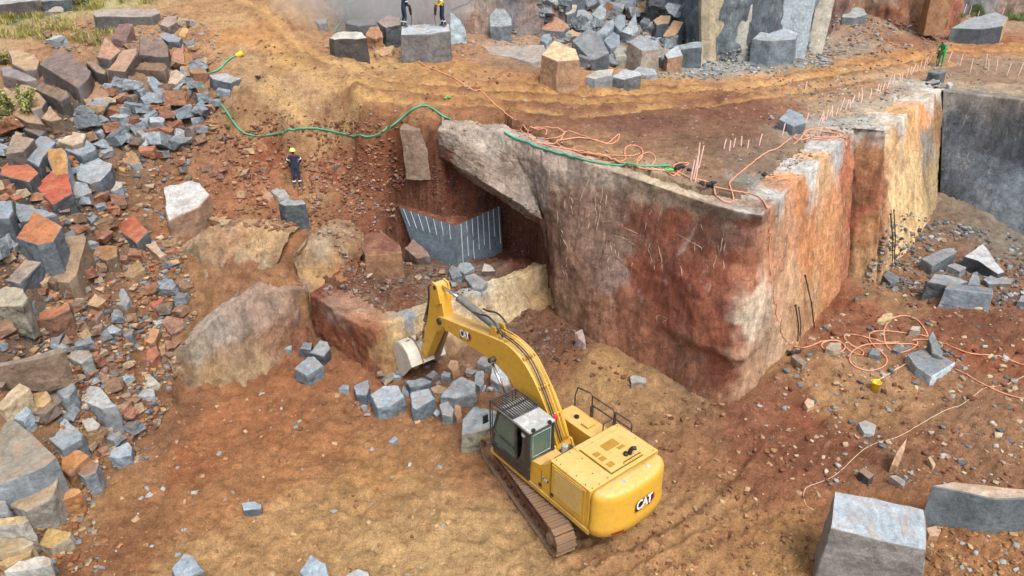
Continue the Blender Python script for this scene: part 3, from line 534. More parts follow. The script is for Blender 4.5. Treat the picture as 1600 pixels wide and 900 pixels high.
TR = [
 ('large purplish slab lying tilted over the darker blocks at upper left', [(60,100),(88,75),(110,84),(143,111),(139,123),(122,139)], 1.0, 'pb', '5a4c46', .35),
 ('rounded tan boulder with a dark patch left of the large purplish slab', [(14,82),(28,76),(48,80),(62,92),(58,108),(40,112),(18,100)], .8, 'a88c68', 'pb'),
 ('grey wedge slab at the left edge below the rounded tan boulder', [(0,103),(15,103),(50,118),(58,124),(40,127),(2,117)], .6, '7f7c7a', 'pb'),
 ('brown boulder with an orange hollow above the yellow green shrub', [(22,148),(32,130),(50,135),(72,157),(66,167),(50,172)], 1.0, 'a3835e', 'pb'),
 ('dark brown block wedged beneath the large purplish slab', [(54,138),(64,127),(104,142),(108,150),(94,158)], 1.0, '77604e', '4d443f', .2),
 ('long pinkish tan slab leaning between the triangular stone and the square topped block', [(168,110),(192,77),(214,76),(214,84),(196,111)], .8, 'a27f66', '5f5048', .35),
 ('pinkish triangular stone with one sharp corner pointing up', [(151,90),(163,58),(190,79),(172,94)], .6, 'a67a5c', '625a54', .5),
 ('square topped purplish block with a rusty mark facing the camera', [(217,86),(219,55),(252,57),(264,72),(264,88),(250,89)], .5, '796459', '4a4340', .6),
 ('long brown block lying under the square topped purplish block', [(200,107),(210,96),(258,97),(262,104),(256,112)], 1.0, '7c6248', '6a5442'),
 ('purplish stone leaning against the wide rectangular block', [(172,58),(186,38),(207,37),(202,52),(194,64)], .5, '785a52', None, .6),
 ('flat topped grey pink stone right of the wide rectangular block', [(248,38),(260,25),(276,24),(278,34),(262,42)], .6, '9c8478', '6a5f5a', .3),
 ('wide rectangular grey block lying in dirt at the top left', [(145,23),(152,17),(244,13),(250,19),(235,26),(150,27)], 1.3, '9c9186', '5f5c5a', .05),
 ('long dark block with a pale top at the very top left corner', [(-20,9),(-20,-2),(58,-7),(60,0),(30,5)], 1.7, 'a3aaa8', '57504a', .0),
 ('dark grey block in dry grass right of the corner block', [(63,2),(66,-6),(112,-8),(112,0)], 1.2, '8d9296', '5a6064', 0.),
 ('low grey slab at the foot of the block in dry grass', [(71,18),(80,12),(92,8),(99,12),(99,18)], .35, '9c9484', '77706a'),
 ('thin brown slab on edge right of the large purplish slab', [(133,96),(143,95),(166,111),(163,117),(150,112)], .9, '87705e', '4d4540'),
 ('dark grey stone poking out right of the square topped block', [(246,55),(258,49),(284,58),(280,65),(262,65)], .5, 'g', 'gd'),
 ('small bright orange tan stone right of the flat topped grey pink stone', [(279,55),(283,44),(293,42),(295,48),(288,57)], .3, 'c09450', None, .3),
 ('rusty pink slab half buried in the bank near the yellow capped hose', [(266,96),(272,77),(286,69),(288,95),(276,101)], .3, 'a3735a', None, .5),
 ('pale tan leaning slab above the first blue grey stones', [(254,130),(266,110),(276,108),(291,118),(272,135)], .4, 'ad9b84', '7d7468', .5),
 ('striped blue grey slab leaning with white veins', [(222,115),(235,113),(257,138),(243,145)], .35, '8d9ca6', 'g', .6),
 ('long grey block under the bend of the green hose', [(325,116),(350,112),(378,122),(360,130),(332,124)], .6, 'a2a6a6', 'gd'),
 ('low blue grey stone below the long block under the hose', [(338,140),(348,133),(362,137),(358,144)], .35, 'bl', None),
 ('tan pyramid shaped boulder right of the shrub', [(62,184),(78,165),(98,186),(80,190)], .6, 'a58463', '6a5444', .7),
 ('big brown boulder under the yellow green shrub', [(-5,146),(8,136),(34,152),(58,176),(70,194),(40,190),(0,168)], .9, '9c7d5c', '5c4d42', .3),
 ('dark narrow slab lying across below the shrub', [(20,196),(38,188),(72,204),(62,213)], .5, 'pb', 'dk'),
 ('brown stone with a pale upper edge at the left below the shrub', [(6,240),(22,210),(54,218),(36,236)], .8, '8d7a68', '564c46', .3),
 ('mottled rust brown stone between purplish blocks and blue grey stones', [(131,155),(133,140),(150,127),(168,132),(170,149),(150,159)], .5, '9a7352', None, .4),
 ('wide whitish tan stone lying above the large blue grey slab', [(60,216),(70,204),(100,200),(134,211),(130,222),(112,227),(84,220)], .5, 'bba68c', '8a7860'),
 ('large smooth blue grey slab leaning towards the rusty topped block', [(30,245),(62,212),(74,211),(88,222),(68,244),(60,260)], .8, '8796a2', 'gd', .35),
 ('blue grey block with a square dark side right of the smooth slab', [(101,234),(122,216),(132,214),(150,228),(150,234),(128,245)], .6, '8a98a2', '5f6c76', .3),
 ('broad cracked light grey boulder in the middle of the left scree', [(118,268),(130,246),(148,241),(176,256),(174,264),(158,282),(140,287),(119,280)], .5, '9aa6ac', 'gd', .35),
 ('grey block with a flaking orange and white top near the left edge', [(0,263),(20,246),(32,247),(62,269),(45,285),(1,274)], .9, 'b05c34', '4a5055', .2),
 ('upright orange tan slab standing between two rusty blocks', [(70,237),(76,229),(96,229),(104,240),(108,278),(85,280)], .4, 'b0803f', 'g', .9),
 ('bright rusty red block with white flecks left of the grey stones', [(54,290),(80,268),(92,264),(106,268),(115,302),(80,320)], .5, 'ac4a2a', '4a4c50', .4),
 ('flat grey stone tucked right of the bright rusty red block', [(110,282),(134,282),(145,300),(118,311),(112,308)], .4, '949da2', 'gd', .3),
 ('grey stone with an orange patch right of the broad cracked boulder', [(177,246),(190,229),(205,230),(222,252),(205,257)], .45, 'a07a50', 'g', .4),
 ('small pale stone alone in the dirt below the broad cracked boulder', [(157,296),(166,278),(190,284),(191,291),(178,298)], .35, 'aca594', 'g', .3),
 ('rusty topped square block tilted in the middle of the scree', [(166,346),(199,325),(232,361),(213,380)], .7, 'a8532f', '596066', .25),
 ('large grey block with an orange end face near the left edge', [(22,372),(52,328),(98,354),(84,378),(58,384)], 1.3, 'ac6636', '636d75', .4),
 ('long weathered tan boulder leaning below the block with the orange end', [(48,437),(85,373),(110,367),(137,366),(121,428),(108,441)], .8, '967c5c', '7c6850', .55),
 ('flat brown slab with a pale rim left of the weathered tan boulder', [(6,437),(40,404),(66,409),(46,430),(30,444)], .5, '948678', 'gd', .3),
 ('white faced block with a brown underside above the rounded outcrop', [(255,292),(300,280),(312,283),(328,305),(310,325),(264,345),(258,325)], .7, 'b6b6b2', '8f6d54', .45),
 ('blue grey boulder cut by the left edge above the orange ended block', [(-10,312),(18,312),(21,328),(14,340),(-10,342)], .7, '8795a0', 'gd', .2),
 ('long low grey stone behind the block with the orange end', [(22,335),(24,315),(50,320),(88,336),(60,344),(30,347)], .5, '8a949a', 'gd', .3),
 ('small dark wedge of stone left of the tilted rusty square block', [(129,333),(134,327),(153,337),(142,350)], .35, '7d868c', 'gd', .4),
 ('flat tan stone below the tilted rusty square block', [(188,430),(195,402),(215,399),(226,420),(205,434)], .3, '9a7a52', None, .4),
 ('mottled whitish brown slab right of the flat tan stone', [(217,403),(240,401),(258,420),(255,434),(235,424)], .3, 'a4968a', '7d6048', .4),
 ('rectangular pinkish tan stone below the white faced block', [(226,383),(242,377),(259,398),(250,403)], .3, 'b0967a', '8c6a50', .5),
 ('blocky orange brown stone right of the long weathered tan boulder', [(145,398),(150,383),(183,384),(184,400),(165,408)], .4, '9c6f40', '6f5c48', .3),
 ('dark grey squared block just below the standing worker', [(434,316),(446,311),(474,313),(479,319),(444,322)], .85, '98a0a0', '565f62', .1),
 ('smooth grey slab resting left of the squared block under the worker', [(422,298),(430,291),(446,297),(452,305),(436,308)], .3, '9a9a98', None, .2),
 ('flat reddish brown slab left of the smooth grey slab by the worker', [(398,296),(412,293),(426,306),(420,312),(404,306)], .2, 'a57d5c', None, .2),
 ('biggest grey block of the lower left scree', [(107,616),(122,599),(157,604),(184,635),(158,640)], .8, 'a5a6a2', '858c90', .1),
 ('rough upright grey stone left of the biggest grey block', [(80,605),(92,590),(110,592),(117,606),(104,626)], .7, '84898a', 'g', .3),
 ('blue grey boulder with a faceted top above the orange block', [(54,668),(80,652),(100,651),(130,676),(126,687),(96,704)], .5, '94a0a6', '77828a', .3),
 ('huge flat slab covered in grit at the left edge', [(-10,652),(18,652),(90,711),(72,728),(40,742),(-10,760)], .8, '8b8272', '8b949a', .2),
 ('large tan slab below the huge flat slab', [(16,790),(22,757),(60,737),(92,726),(90,758),(78,782),(40,800)], .6, 'a28c6c', '979086', .35),
 ('bright orange block right of the huge flat slab', [(94,706),(125,702),(140,712),(120,728),(108,741),(94,734)], .45, 'b5783a', '9a6a40', .2),
 ('brown and grey block right of the bright orange block', [(121,738),(140,718),(155,724),(150,737),(130,745)], .45, '84654c', 'g', .2),
 ('pale blue block at the foot of the lower left scree', [(163,712),(172,704),(200,691),(207,698),(206,711),(182,717)], .4, '93a6b2', '7d8c98', .2),
 ('long low orange stone below the bright orange block', [(80,775),(88,764),(124,762),(128,768),(118,774),(92,783)], .45, 'b37f42', 'a57038', .1),
 ('tan block with a whitish side at the lower left edge', [(-12,812),(40,804),(46,812),(28,820),(-12,822)], .6, 'b49a68', 'a8a49a', .1),
 ('flat yellowish stone right of the whitish sided tan block', [(57,851),(75,824),(112,830),(110,838),(80,857)], .3, 'b5934f', 'a99c84', .2),
 ('narrow yellowish stone above the long whitish stone', [(-8,880),(30,861),(50,856),(48,867),(10,886)], .35, 'b4945a', None, .1),
 ('long whitish stone at the bottom left corner', [(6,893),(30,876),(64,867),(80,873),(80,884),(40,890)], .5, 'bbb5a4', 'a9aaa4', .1),
 ('low sandy slab under the whitish sided tan block', [(-10,838),(30,839),(52,848),(30,860),(-10,868)], .2, 'a08c66', None, .1),
 ('small squared orange stone below the large tan slab', [(60,786),(68,780),(84,788),(76,798)], .35, 'b57d3f', '80552f', .1),
 ('squared grey stone with a rusty front right of the faceted boulder', [(127,657),(145,652),(157,664),(152,671),(135,674)], .45, 'a09a90', '94755a', .2),
 ('oval tan stone above the faceted blue grey boulder', [(35,622),(48,611),(70,609),(80,622),(68,635),(44,633)], .4, 'b7945f', None, .3),
 ('pale tan slab leaning down at the left above the huge flat slab', [(-6,636),(12,614),(30,598),(46,606),(36,616),(4,641)], .4, 'b39f7c', None, .4),
 ('pointed blue grey stone between two tan stones at the left', [(14,651),(24,624),(50,640),(36,658)], .4, '8796a0', None, .5),
 ('blue grey block at the bottom edge left of centre', [(267,888),(288,866),(302,868),(318,893),(300,900),(274,904)], .6, '90a0aa', '6d7880', .2),
 ('pale pointed boulder on the bottom edge of the orange floor', [(467,893),(485,865),(508,881),(514,902),(482,912)], .5, '98abb8', '8a9aa6', .3),
 ('pale stone just showing at the bottom edge right of the pointed boulder', [(540,899),(560,889),(574,893),(582,905),(560,912)], .3, 'b0b8bc', None, .2),
 ('lone grey stone with a tan spot on the open orange floor', [(377,787),(398,782),(409,787),(409,795),(380,798)], .28, '9aaab4', '59626a', .1),
 ('small grey chip on the orange floor behind the excavator arm', [(606,690),(617,681),(622,685),(613,693)], .12, '9aa8b4', None, .1),
 ('round grey boulder cut by the left edge beside the large tan slab', [(-10,784),(8,783),(15,795),(12,802),(-10,806)], .4, '878e90', None, .2),
 ('small grey upright stone beside the large tan slab', [(41,796),(44,780),(55,779),(59,792),(50,801)], .3, '8f9598', None, .3),
 ('kite shaped light grey stone lying in the brown dirt of the slope', [(221,583),(230,579),(250,598),(232,604),(223,600)], .15, 'aba89c', None, .3),
 ('flat bluish chip below the kite shaped stone', [(210,622),(222,608),(240,606),(242,618)], .08, 'a2abb0', None, .2),
 ('grey block with a dirt covered top above the biggest grey block', [(107,558),(110,545),(140,546),(144,556),(126,568)], .5, '908a80', '878a86', .2),
 ('very long buried slab with a brown edge at the left', [(-10,566),(40,556),(95,541),(103,547),(60,560),(-10,574)], .6, '837566', '7c6652', .1),
 ('round tan boulder cut by the left edge in the middle of the scree', [(-10,452),(10,446),(36,452),(44,465),(34,478),(-10,479)], .7, 'a39a82', '7c7464', .3),
 ('dark grey slab leaning right of the round tan boulder at the edge', [(22,500),(40,476),(56,466),(54,480),(36,500)], .3, '777b7c', None, .3),
 ('dark grey leaning stone like a fin in the scree', [(69,540),(82,510),(98,506),(100,518),(88,548)], .3, '7c8080', 'dk', .5),
 ('long rusty stone lying in the middle of the scree', [(48,492),(80,482),(108,471),(110,482),(84,496),(52,502)], .35, 'a5643c', '75513c', .2),
 ('grey stone standing among small brown stones in mid scree', [(179,475),(182,452),(192,450),(203,466),(196,478)], .25, '8b9296', None, .5),
 ('small vivid red brown block among the brown stones right of mid scree', [(229,468),(236,451),(250,454),(255,468),(241,481)], .3, 'a8543a', None, .4),
 ('brown angular stone near the slanting outcrop', [(250,502),(262,493),(286,497),(289,510),(266,523)], .3, '906854', None, .4),
 ('squared tan orange stone above the dull red stone', [(220,530),(226,512),(250,514),(244,532),(236,538)], .3, 'b5824f', '84603f', .4),
 ('dull red stone below the squared tan orange stone', [(221,558),(228,545),(244,541),(249,552),(236,566)], .3, 'a15c3c', None, .3),
 ('brown stone with a pale rim in the middle of the scree', [(128,488),(132,478),(148,474),(160,486),(150,500),(134,500)], .3, '8a6a54', None, .3),
 ('dark flat grey stone beside the squared tan orange stone', [(186,516),(196,511),(210,514),(206,522),(194,526)], .2, '6f7679', None, .2),
 ('blue grey boulder lowest of the three left of the ledge corner', [(460,576),(480,556),(492,556),(505,571),(480,588)], .45, '8797a1', '6a7780', .3),
 ('tall grey boulder touching the ledge corner', [(484,552),(500,531),(512,534),(516,545),(506,557)], .45, '8d9599', 'gd', .4),
 ('dark grey boulder leftmost of the three by the ledge corner', [(466,545),(476,533),(488,535),(486,547)], .4, '7c868c', 'gd', .3),
 ('small grey stone left of the dark boulder by the outcrop', [(444,545),(448,538),(456,540),(455,547)], .2, '80888c', None, .2),
 ('large pale grey boulder with an orange stain below the bucket', [(578,616),(600,602),(622,603),(632,620),(612,633),(590,638)], .5, '9cacb6', '7b8b96', .2),
 ('squared grey boulder right of the one with an orange stain', [(641,612),(670,607),(681,622),(650,640),(643,636)], .55, '95a3ac', '6d7b85', .2),
 ('broad light grey boulder in the pile under the excavator arm', [(688,620),(705,596),(722,588),(742,597),(745,614),(712,623)], .4, '9aa1a6', '868c90', .35),
 ('narrow upright mottled boulder at the front of the pile', [(686,631),(700,626),(710,640),(706,652),(690,648)], .35, '969c9e', '7d8386', .4),
 ('grey boulder just under the bucket mouth', [(634,595),(660,588),(677,596),(660,603),(641,605)], .4, '88959e', '66727a', .2),
 ('blue grey boulder with a dark lower half left of the pile', [(552,602),(575,593),(578,605),(572,618),(556,617)], .4, '8291a0', '5f6b75', .2),
 ('small low grey stone at the far left end of the pile', [(528,607),(536,600),(546,602),(545,609)], .2, '8d989e', None, .1),
 ('tall pale grey boulder behind the lift cylinder', [(765,592),(770,568),(790,572),(798,600),(784,604)], .35, 'a3a8aa', '84898c', .5),
 ('narrow grey stone left of the boulder behind the lift cylinder', [(740,598),(744,580),(755,579),(757,596),(750,604)], .3, '8b9398', None, .4),
 ('small grey stone left of the round tan stone behind the pile', [(688,586),(694,578),(704,582),(702,590)], .25, '909aa0', None, .2),
 ('round tan stone behind the pile near the bucket', [(698,572),(704,563),(714,564),(717,574),(708,581)], .3, 'ab825c', None, .4),
 ('low brownish grey stone at the back of the pile below the boom', [(745,566),(752,556),(770,558),(772,568),(758,573)], .3, '858788', None, .3),
 ('big block with an orange corner beside the excavator cab', [(721,652),(740,637),(775,641),(778,664),(745,676),(721,678)], .75, '93a0a4', '8d8a76', .2),
 ('tan stone lying between the grey boulders of the pile', [(672,606),(684,600),(700,606),(694,614),(678,614)], .3, 'a88a68', None, .3),
 ('small tan stone right of the narrow upright mottled boulder', [(708,644),(712,632),(720,634),(722,648),(714,653)], .25, '9c7656', None, .3),
 ('cracked reddish boulder at the left of the recess', [(564,385),(571,364),(600,363),(624,380),(628,394),(600,397),(570,399)], .75, '7c4c38', '8d6644', .2),
 ('brown angular stone between the cracked boulder and the drilled rock', [(632,388),(645,374),(668,392),(672,401),(650,404)], .35, '86685a', '5c4a42', .4),
 ('pale grey stone leaning on the brown angular stone', [(640,378),(646,370),(655,372),(648,386)], .3, 'b0b4b8', None, .5),
 ('light grey boulder at the foot of the drilled rock', [(713,420),(718,409),(735,411),(742,420),(726,428)], .35, '8f9ba2', '6f7b82', .3),
 ('darker grey boulder left of the light one under the drilled rock', [(700,420),(706,412),(713,414),(722,430),(706,434)], .25, '6f7a82', None, .3),
 ('pale stone with a brown side on the dark soil mound', [(752,424),(756,411),(766,413),(775,424)], .25, 'b5aca4', '5c4a42', .3),
 ('grey angular slab lying on the lip of the ledge', [(726,432),(742,426),(762,440),(752,452),(738,448)], .2, '8a9194', None, .2),
 ('reddish slab half buried high in the dirt above the recess', [(521,260),(530,241),(575,227),(588,232),(560,250)], .3, '91685a', '4f3c36', .5),
 ('biggest squared block at the lower right with drill marks', [(1303,766),(1370,776),(1443,798),(1450,862),(1380,845),(1297,824)], 1.7, 'a1aeb6', '8a8680', .45),
 ('broad cut block with dark stained front at the right edge', [(1456,757),(1490,751),(1580,762),(1690,768),(1690,776),(1556,779)], 1.5, 'b39a80', '6e7a80', .1),
 ('grey block with vertical scratches left in the right pit heap', [(1440,404),(1470,389),(1492,387),(1494,395),(1458,416)], .6, '7c858a', '6a7378', .2),
 ('white smooth topped wedge in the right pit heap', [(1506,400),(1535,382),(1572,424),(1560,428),(1528,408)], .45, 'b4babd', 'dk', .2),
 ('flat grey block in the front of the right pit heap', [(1448,440),(1460,427),(1500,432),(1514,440),(1490,447)], .5, '8e979c', '5a6268', .1),
 ('largest grey block of the right pit heap with a clean front face', [(1476,449),(1483,442),(1550,451),(1552,459)], .95, '6f7880', '8795a0', .1),
 ('small upright grey stone in the middle of the right pit heap', [(1512,444),(1520,424),(1528,424),(1534,446)], .2, '7f8a92', None, .7),
 ('low long grey slab at the right of the right pit heap', [(1535,436),(1550,428),(1586,436),(1580,443),(1545,444)], .3, '88929a', '6a6f70', .1),
 ('small curved grey stone between scratched block and wedge', [(1480,415),(1492,408),(1510,418),(1500,425)], .35, '868f95', None, .3),
 ('blue grey block cut by the right edge beyond the heap', [(1590,470),(1596,460),(1650,462),(1650,474)], .5, '8d99a2', '5d686f', .1),
 ('grey wedge at the foot of the tan pillar in the pit', [(1380,430),(1388,422),(1404,432),(1406,440),(1392,442)], .3, '6f767b', None, .2),
 ('flat cut slab carrying the drilling tools in the pit', [(1418,552),(1450,541),(1494,566),(1457,588),(1432,573)], .42, '7c878e', '9fb0bc', .05),
 ('tan grey stone ringed by the orange hose loop', [(1290,544),(1296,535),(1314,536),(1315,544),(1304,549)], .22, 'a2927c', None, .1),
 ('low brown grey stone near the hose below the pit wall', [(1236,556),(1246,552),(1262,566),(1254,571)], .2, '877262', None, .1),
 ('dark squared stone inside the lower hose loop', [(1357,553),(1362,544),(1374,545),(1376,556)], .22, '6f7578', None, .1),
 ('flat dark slab beside the upper hose loop', [(1393,546),(1400,537),(1424,536),(1424,544),(1404,550)], .18, '6c7478', None, .1),
 ('pale yellow tan stone above the large hose loop', [(1369,500),(1380,490),(1395,488),(1395,496),(1378,503)], .2, 'baa070', None, .1),
 ('pale stone inside the large hose loop', [(1422,515),(1426,509),(1438,510),(1438,518)], .18, 'aca08e', None, .1),
 ('tan cube shaped stone on the red soil right of the wall corner', [(1257,628),(1262,622),(1272,626),(1272,634),(1262,638)], .2, 'c2a07c', None, .2),
 ('flat pale grey slab in the dirt right of the wall corner', [(1341,660),(1352,656),(1370,664),(1366,678),(1350,676)], .08, 'a0a4a4', None, .2),
 ('brown stone with a dark left side above the biggest squared block', [(1341,736),(1350,730),(1366,742),(1358,749)], .22, '8c7058', '4c4a48', .2),
 ('sharp tan fin of rock standing in the dirt above the biggest squared block', [(1391,726),(1402,704),(1418,682),(1412,706),(1404,730)], .3, 'c39a72', 'a9825c', 1.3),
 ('small long tan stone right of the sharp tan fin', [(1450,715),(1454,712),(1462,726),(1458,730)], .15, 'c0a478', None, .2),
 ('low grey brown rock below the sharp tan fin', [(1390,744),(1400,742),(1416,752),(1412,760)], .15, '9a8c80', None, .2),
 ('small tan stone between the two big blocks at the lower right', [(1448,826),(1458,822),(1471,828),(1466,838),(1452,836)], .2, 'b88f68', None, .1),
 ('grey stone lying alone on the sand mound under the bench wall', [(984,589),(990,586),(1010,590),(1010,598),(986,598)], .25, 'a3a8a6', '9a8a72', .1),
 ('pink grey pointed stone leaning on dark soil under the bench wall', [(898,520),(910,514),(914,530),(915,539),(904,528)], .25, 'a88e84', None, .8),
 ('blue grey boulder sitting on the bench near the coiled orange hose', [(1217,186),(1232,169),(1256,178),(1260,192),(1240,197)], .55, '8c9ba6', '69757e', .2),
 ('dark rock in front of the green clad worker', [(1449,112),(1456,106),(1474,105),(1480,111),(1468,116)], .75, '6d7276', '5a6064', .1),
 ('thin grey slab below the dark rock near the green clad worker', [(1445,128),(1458,121),(1470,123),(1468,129),(1456,131)], .25, '98a0a4', 'dk', .1),
 ('small white stone right of the thin grey slab on the bench', [(1479,129),(1485,127),(1490,131),(1484,134)], .25, 'b8bec2', None, .1),
 ('huge dark boulder with a rough tan end beside the haul road', [(1486,44),(1510,31),(1555,18),(1576,26),(1566,42),(1534,46)], 1.7, '8f9aa0', '4b5359', .1),
 ('largest tan and grey boulder at the edge of the haul road', [(845,84),(866,64),(900,76),(907,90),(871,97)], 2.0, 'cdb083', 'a5805c', .2),
 ('big grey slab leaning behind the largest tan and grey boulder', [(893,62),(920,42),(935,50),(953,82),(925,95)], .7, '7b8388', '565e64', .9),
 ('tall grey tan block in the middle of the far rock heap', [(980,66),(1000,55),(1030,65),(1030,75),(1003,80)], 1.7, '8c979e', '97897a', .1),
 ('far block with a bluish top and an orange brown front', [(1038,83),(1060,69),(1067,88),(1043,91)], 1.1, 'aebdc6', 'a07b5a', .3),
 ('flat grey block at the front of the far rock heap', [(914,119),(935,109),(960,106),(957,117),(930,123)], .6, 'a39f94', '8f999c', .1),
 ('flat topped pale block right of the front block by the haul road', [(954,120),(975,108),(1000,112),(1003,118),(976,124)], .7, 'b0b5b8', '6c7174', .1),
 ('low pale slab behind the flat topped pale block', [(985,112),(998,104),(1022,108),(1028,114),(1010,118)], .3, '9aa4a8', None, .1),
 ('squared block with a tan end under the leaning cliff slabs', [(1051,72),(1090,63),(1100,66),(1098,74),(1056,78)], 1.4, '87939a', '59656c', .05),
 ('orange tan topped leaning block high in the far rock heap', [(1036,56),(1052,30),(1069,34),(1060,50),(1048,64)], .6, 'bb9068', '66727a', .9),
 ('dark cube with a tan top behind the orange tan topped block', [(1020,30),(1032,23),(1048,26),(1046,36),(1026,38)], 1.3, 'a98c68', '4e5a62', .1),
 ('jagged grey stone at the upper left of the far heap', [(898,34),(902,15),(915,14),(927,26),(920,38)], .6, '8b989f', None, .6),
 ('thin slabby grey stone with a tan face at the top of the far heap', [(875,16),(882,7),(902,9),(900,18),(886,24)], .7, 'b0aa98', '6f7d86', .3),
 ('rust stained rock left in the far heap', [(846,46),(852,26),(872,24),(890,42),(880,50)], .5, 'a97c60', '70777a', .5),
 ('small angular grey rock behind the largest tan boulder', [(843,62),(848,52),(860,52),(863,60),(854,67)], .5, '8594a0', None, .2),
 ('wedge shaped grey rock in the centre of the far heap', [(932,52),(948,34),(958,30),(960,42),(946,54)], .6, '8d9ca6', None, .5),
 ('curved grey rock right of centre in the far heap', [(958,36),(964,22),(978,22),(978,36),(970,50)], .7, '7f8f9a', None, .6),
 ('pointed upright grey rock in the far heap', [(976,50),(982,32),(994,18),(998,46),(986,58)], .5, '93a2ab', None, .9),
 ('small dark grey rock high in the far heap', [(1000,34),(1006,26),(1016,30),(1014,40)], .6, '66747c', None, .3),
 ('grey rock with a tan chip at the top of the far heap', [(924,22),(938,8),(948,14),(946,28),(934,30)], .6, '95a1a6', None, .4),
 ('blue grey faceted rock under the big leaning slab', [(944,62),(958,48),(968,56),(970,70),(954,76)], .7, '7f929e', None, .3),
 ('yellowish green grey block left of the tall grey tan block', [(958,80),(966,70),(978,72),(978,86),(962,88)], .8, '95968a', None, .1),
 ('bell shaped smooth grey boulder before the brown cliff', [(765,24),(774,14),(790,14),(799,28),(800,40),(782,43),(765,40)], 1.0, '8f999c', '767f84', .9),
 ('squared wet block that the two drillers stand on', [(626,56),(627,39),(702,39),(703,50),(668,57)], 1.8, 'a9b5ba', '73706e', .0),
 ('pale bluish slab standing right of the drillers block', [(703,18),(716,28),(727,40),(729,57),(704,60)], .4, 'a9bcc2', None, 2.2),
 ('block with a pale top and black dripping front left of the drillers', [(514,59),(528,49),(566,49),(574,58),(522,63)], 1.1, 'bab5aa', '4b4643', .05),
 ('rounded brown boulder directly left of the drillers block', [(588,34),(604,23),(626,25),(627,40),(602,43)], 1.4, '92837a', '4f5356', .2),
 ('orange brown stone between pale topped block and rounded boulder', [(570,54),(578,42),(592,42),(598,55),(586,62)], .6, 'a3744f', None, .5),
 ('pointed tan stone on the ground left of the drillers block', [(584,80),(600,73),(616,70),(612,82),(598,87)], .2, 'b08a60', None, .4),
 ('long grey rock behind the pale topped block', [(538,36),(545,30),(585,29),(588,38),(560,41)], 1.0, '8a8480', '5f6468', .1),
 ('small grey stone cluster top by the upper green hose', [(492,32),(500,28),(511,30),(510,36),(498,38)], .4, '8a8c8a', None, .1),
 ('huge rounded grey boulder at the foot of the pale cliff slab', [(1174,60),(1190,46),(1230,40),(1249,52),(1244,62),(1205,66)], 1.9, '9ca9b1', '76828a', .2),
 ('grey boulder on the bank right of the pale cliff slab', [(1310,18),(1322,6),(1350,14),(1355,22),(1336,28),(1316,27)], .7, '9ba3a6', '727a7e', .2),
 ('rusty brown broken block wedged under the left end of the bench lip', [(682,262),(694,250),(712,254),(720,270),(706,280),(688,276)], .5, '6f4a3a', '4f3228', .3),
 ('dark reddish broken stone beside the cleft at the recess rim', [(664,296),(672,284),(688,288),(690,300),(676,306)], .35, '744c3c', '503428', .3),
 ('reddish brown angular stone high on the soil of the recess', [(736,300),(744,290),(758,293),(760,303),(746,307)], .3, '6b4234', '4a2e26', .3),
 ('low weathered rock shelf beside the haul road right of the drillers', [(756,73),(850,70),(856,92),(832,98),(796,88),(766,84)], .2, '9a9088', None, .15),
]
random.seed(11)
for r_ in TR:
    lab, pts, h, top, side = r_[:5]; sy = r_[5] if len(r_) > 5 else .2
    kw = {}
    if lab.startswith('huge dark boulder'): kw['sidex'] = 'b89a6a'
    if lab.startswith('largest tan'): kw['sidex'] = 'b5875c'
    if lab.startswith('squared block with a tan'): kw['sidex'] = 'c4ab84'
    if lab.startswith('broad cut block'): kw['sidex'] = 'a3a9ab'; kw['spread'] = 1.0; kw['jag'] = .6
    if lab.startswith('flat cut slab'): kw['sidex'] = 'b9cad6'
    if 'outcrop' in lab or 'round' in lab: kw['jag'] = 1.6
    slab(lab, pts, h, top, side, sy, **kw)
# standing slabs split off the far cliff
def pillar(label, base, w, d, h, lean, col, seed):
    g = P(*base); bm = bmesh.new(); r = random.Random(seed); n = 6; vs = []
    for k, (z, s) in enumerate(((-.4, 1.0), (h*.45, 1.05), (h, .8))):
        vs.append([bm.verts.new(((w*.5*s*a+lean*z+r.uniform(-.08, .08)), d*.5*b+z*.06, z)) for a, b in ((-1,-.7),(0,-1),(1,-.8),(1,.9),(0,1),(-1,.9))])
    for a, b in zip(vs[:-1], vs[1:]):
        for i in range(6): bm.faces.new((a[i], a[(i+1) % 6], b[(i+1) % 6], b[i]))
    bm.faces.new(vs[0][::-1]); bm.faces.new(vs[-1])
    o = finish_block('rock_slab', bm, [pc(col)], h*.5, seed*1.7, .7); o.location = g; tag(o, label, 'rock slab'); return o
pillar('narrow tan streaked slab standing against the grey cliff', (1106,100,8.5), .9, .7, 7, -.12, 'b3a384', 1)
pillar('pale brown slab with a split foot against the grey cliff', (1122,98,8.5), 1.1, .6, 7, -.08, 'b5a78c', 2)
pillar('whitish wrinkled slab standing in the middle of the grey cliff', (1155,97,8.5), 1.3, .7, 8, -.1, 'b4b2a6', 3)
pillar('broad smooth pale blue slab standing above the rounded boulder', (1232,92,8.6), 1.9, .8, 9, .0, 'a9b9c0', 4)
pillar('cream coloured slab closing the right end of the grey cliff', (1270,82,8.75), 1.0, .7, 8, .06, 'bdb7a4', 5)
g_ = at(655, 264); pillar('tall tan rock jammed beside the dark cleft at the bench edge', (655, 262, g_.z), 1.1, 1.2, 1.8, -.12, '8f7660', 8)
pillar('orange streaked pillar under the tan ledge at the top right', (1455,46,9.5), 1.5, 1.2, 5, .0, '9c7048', 6)
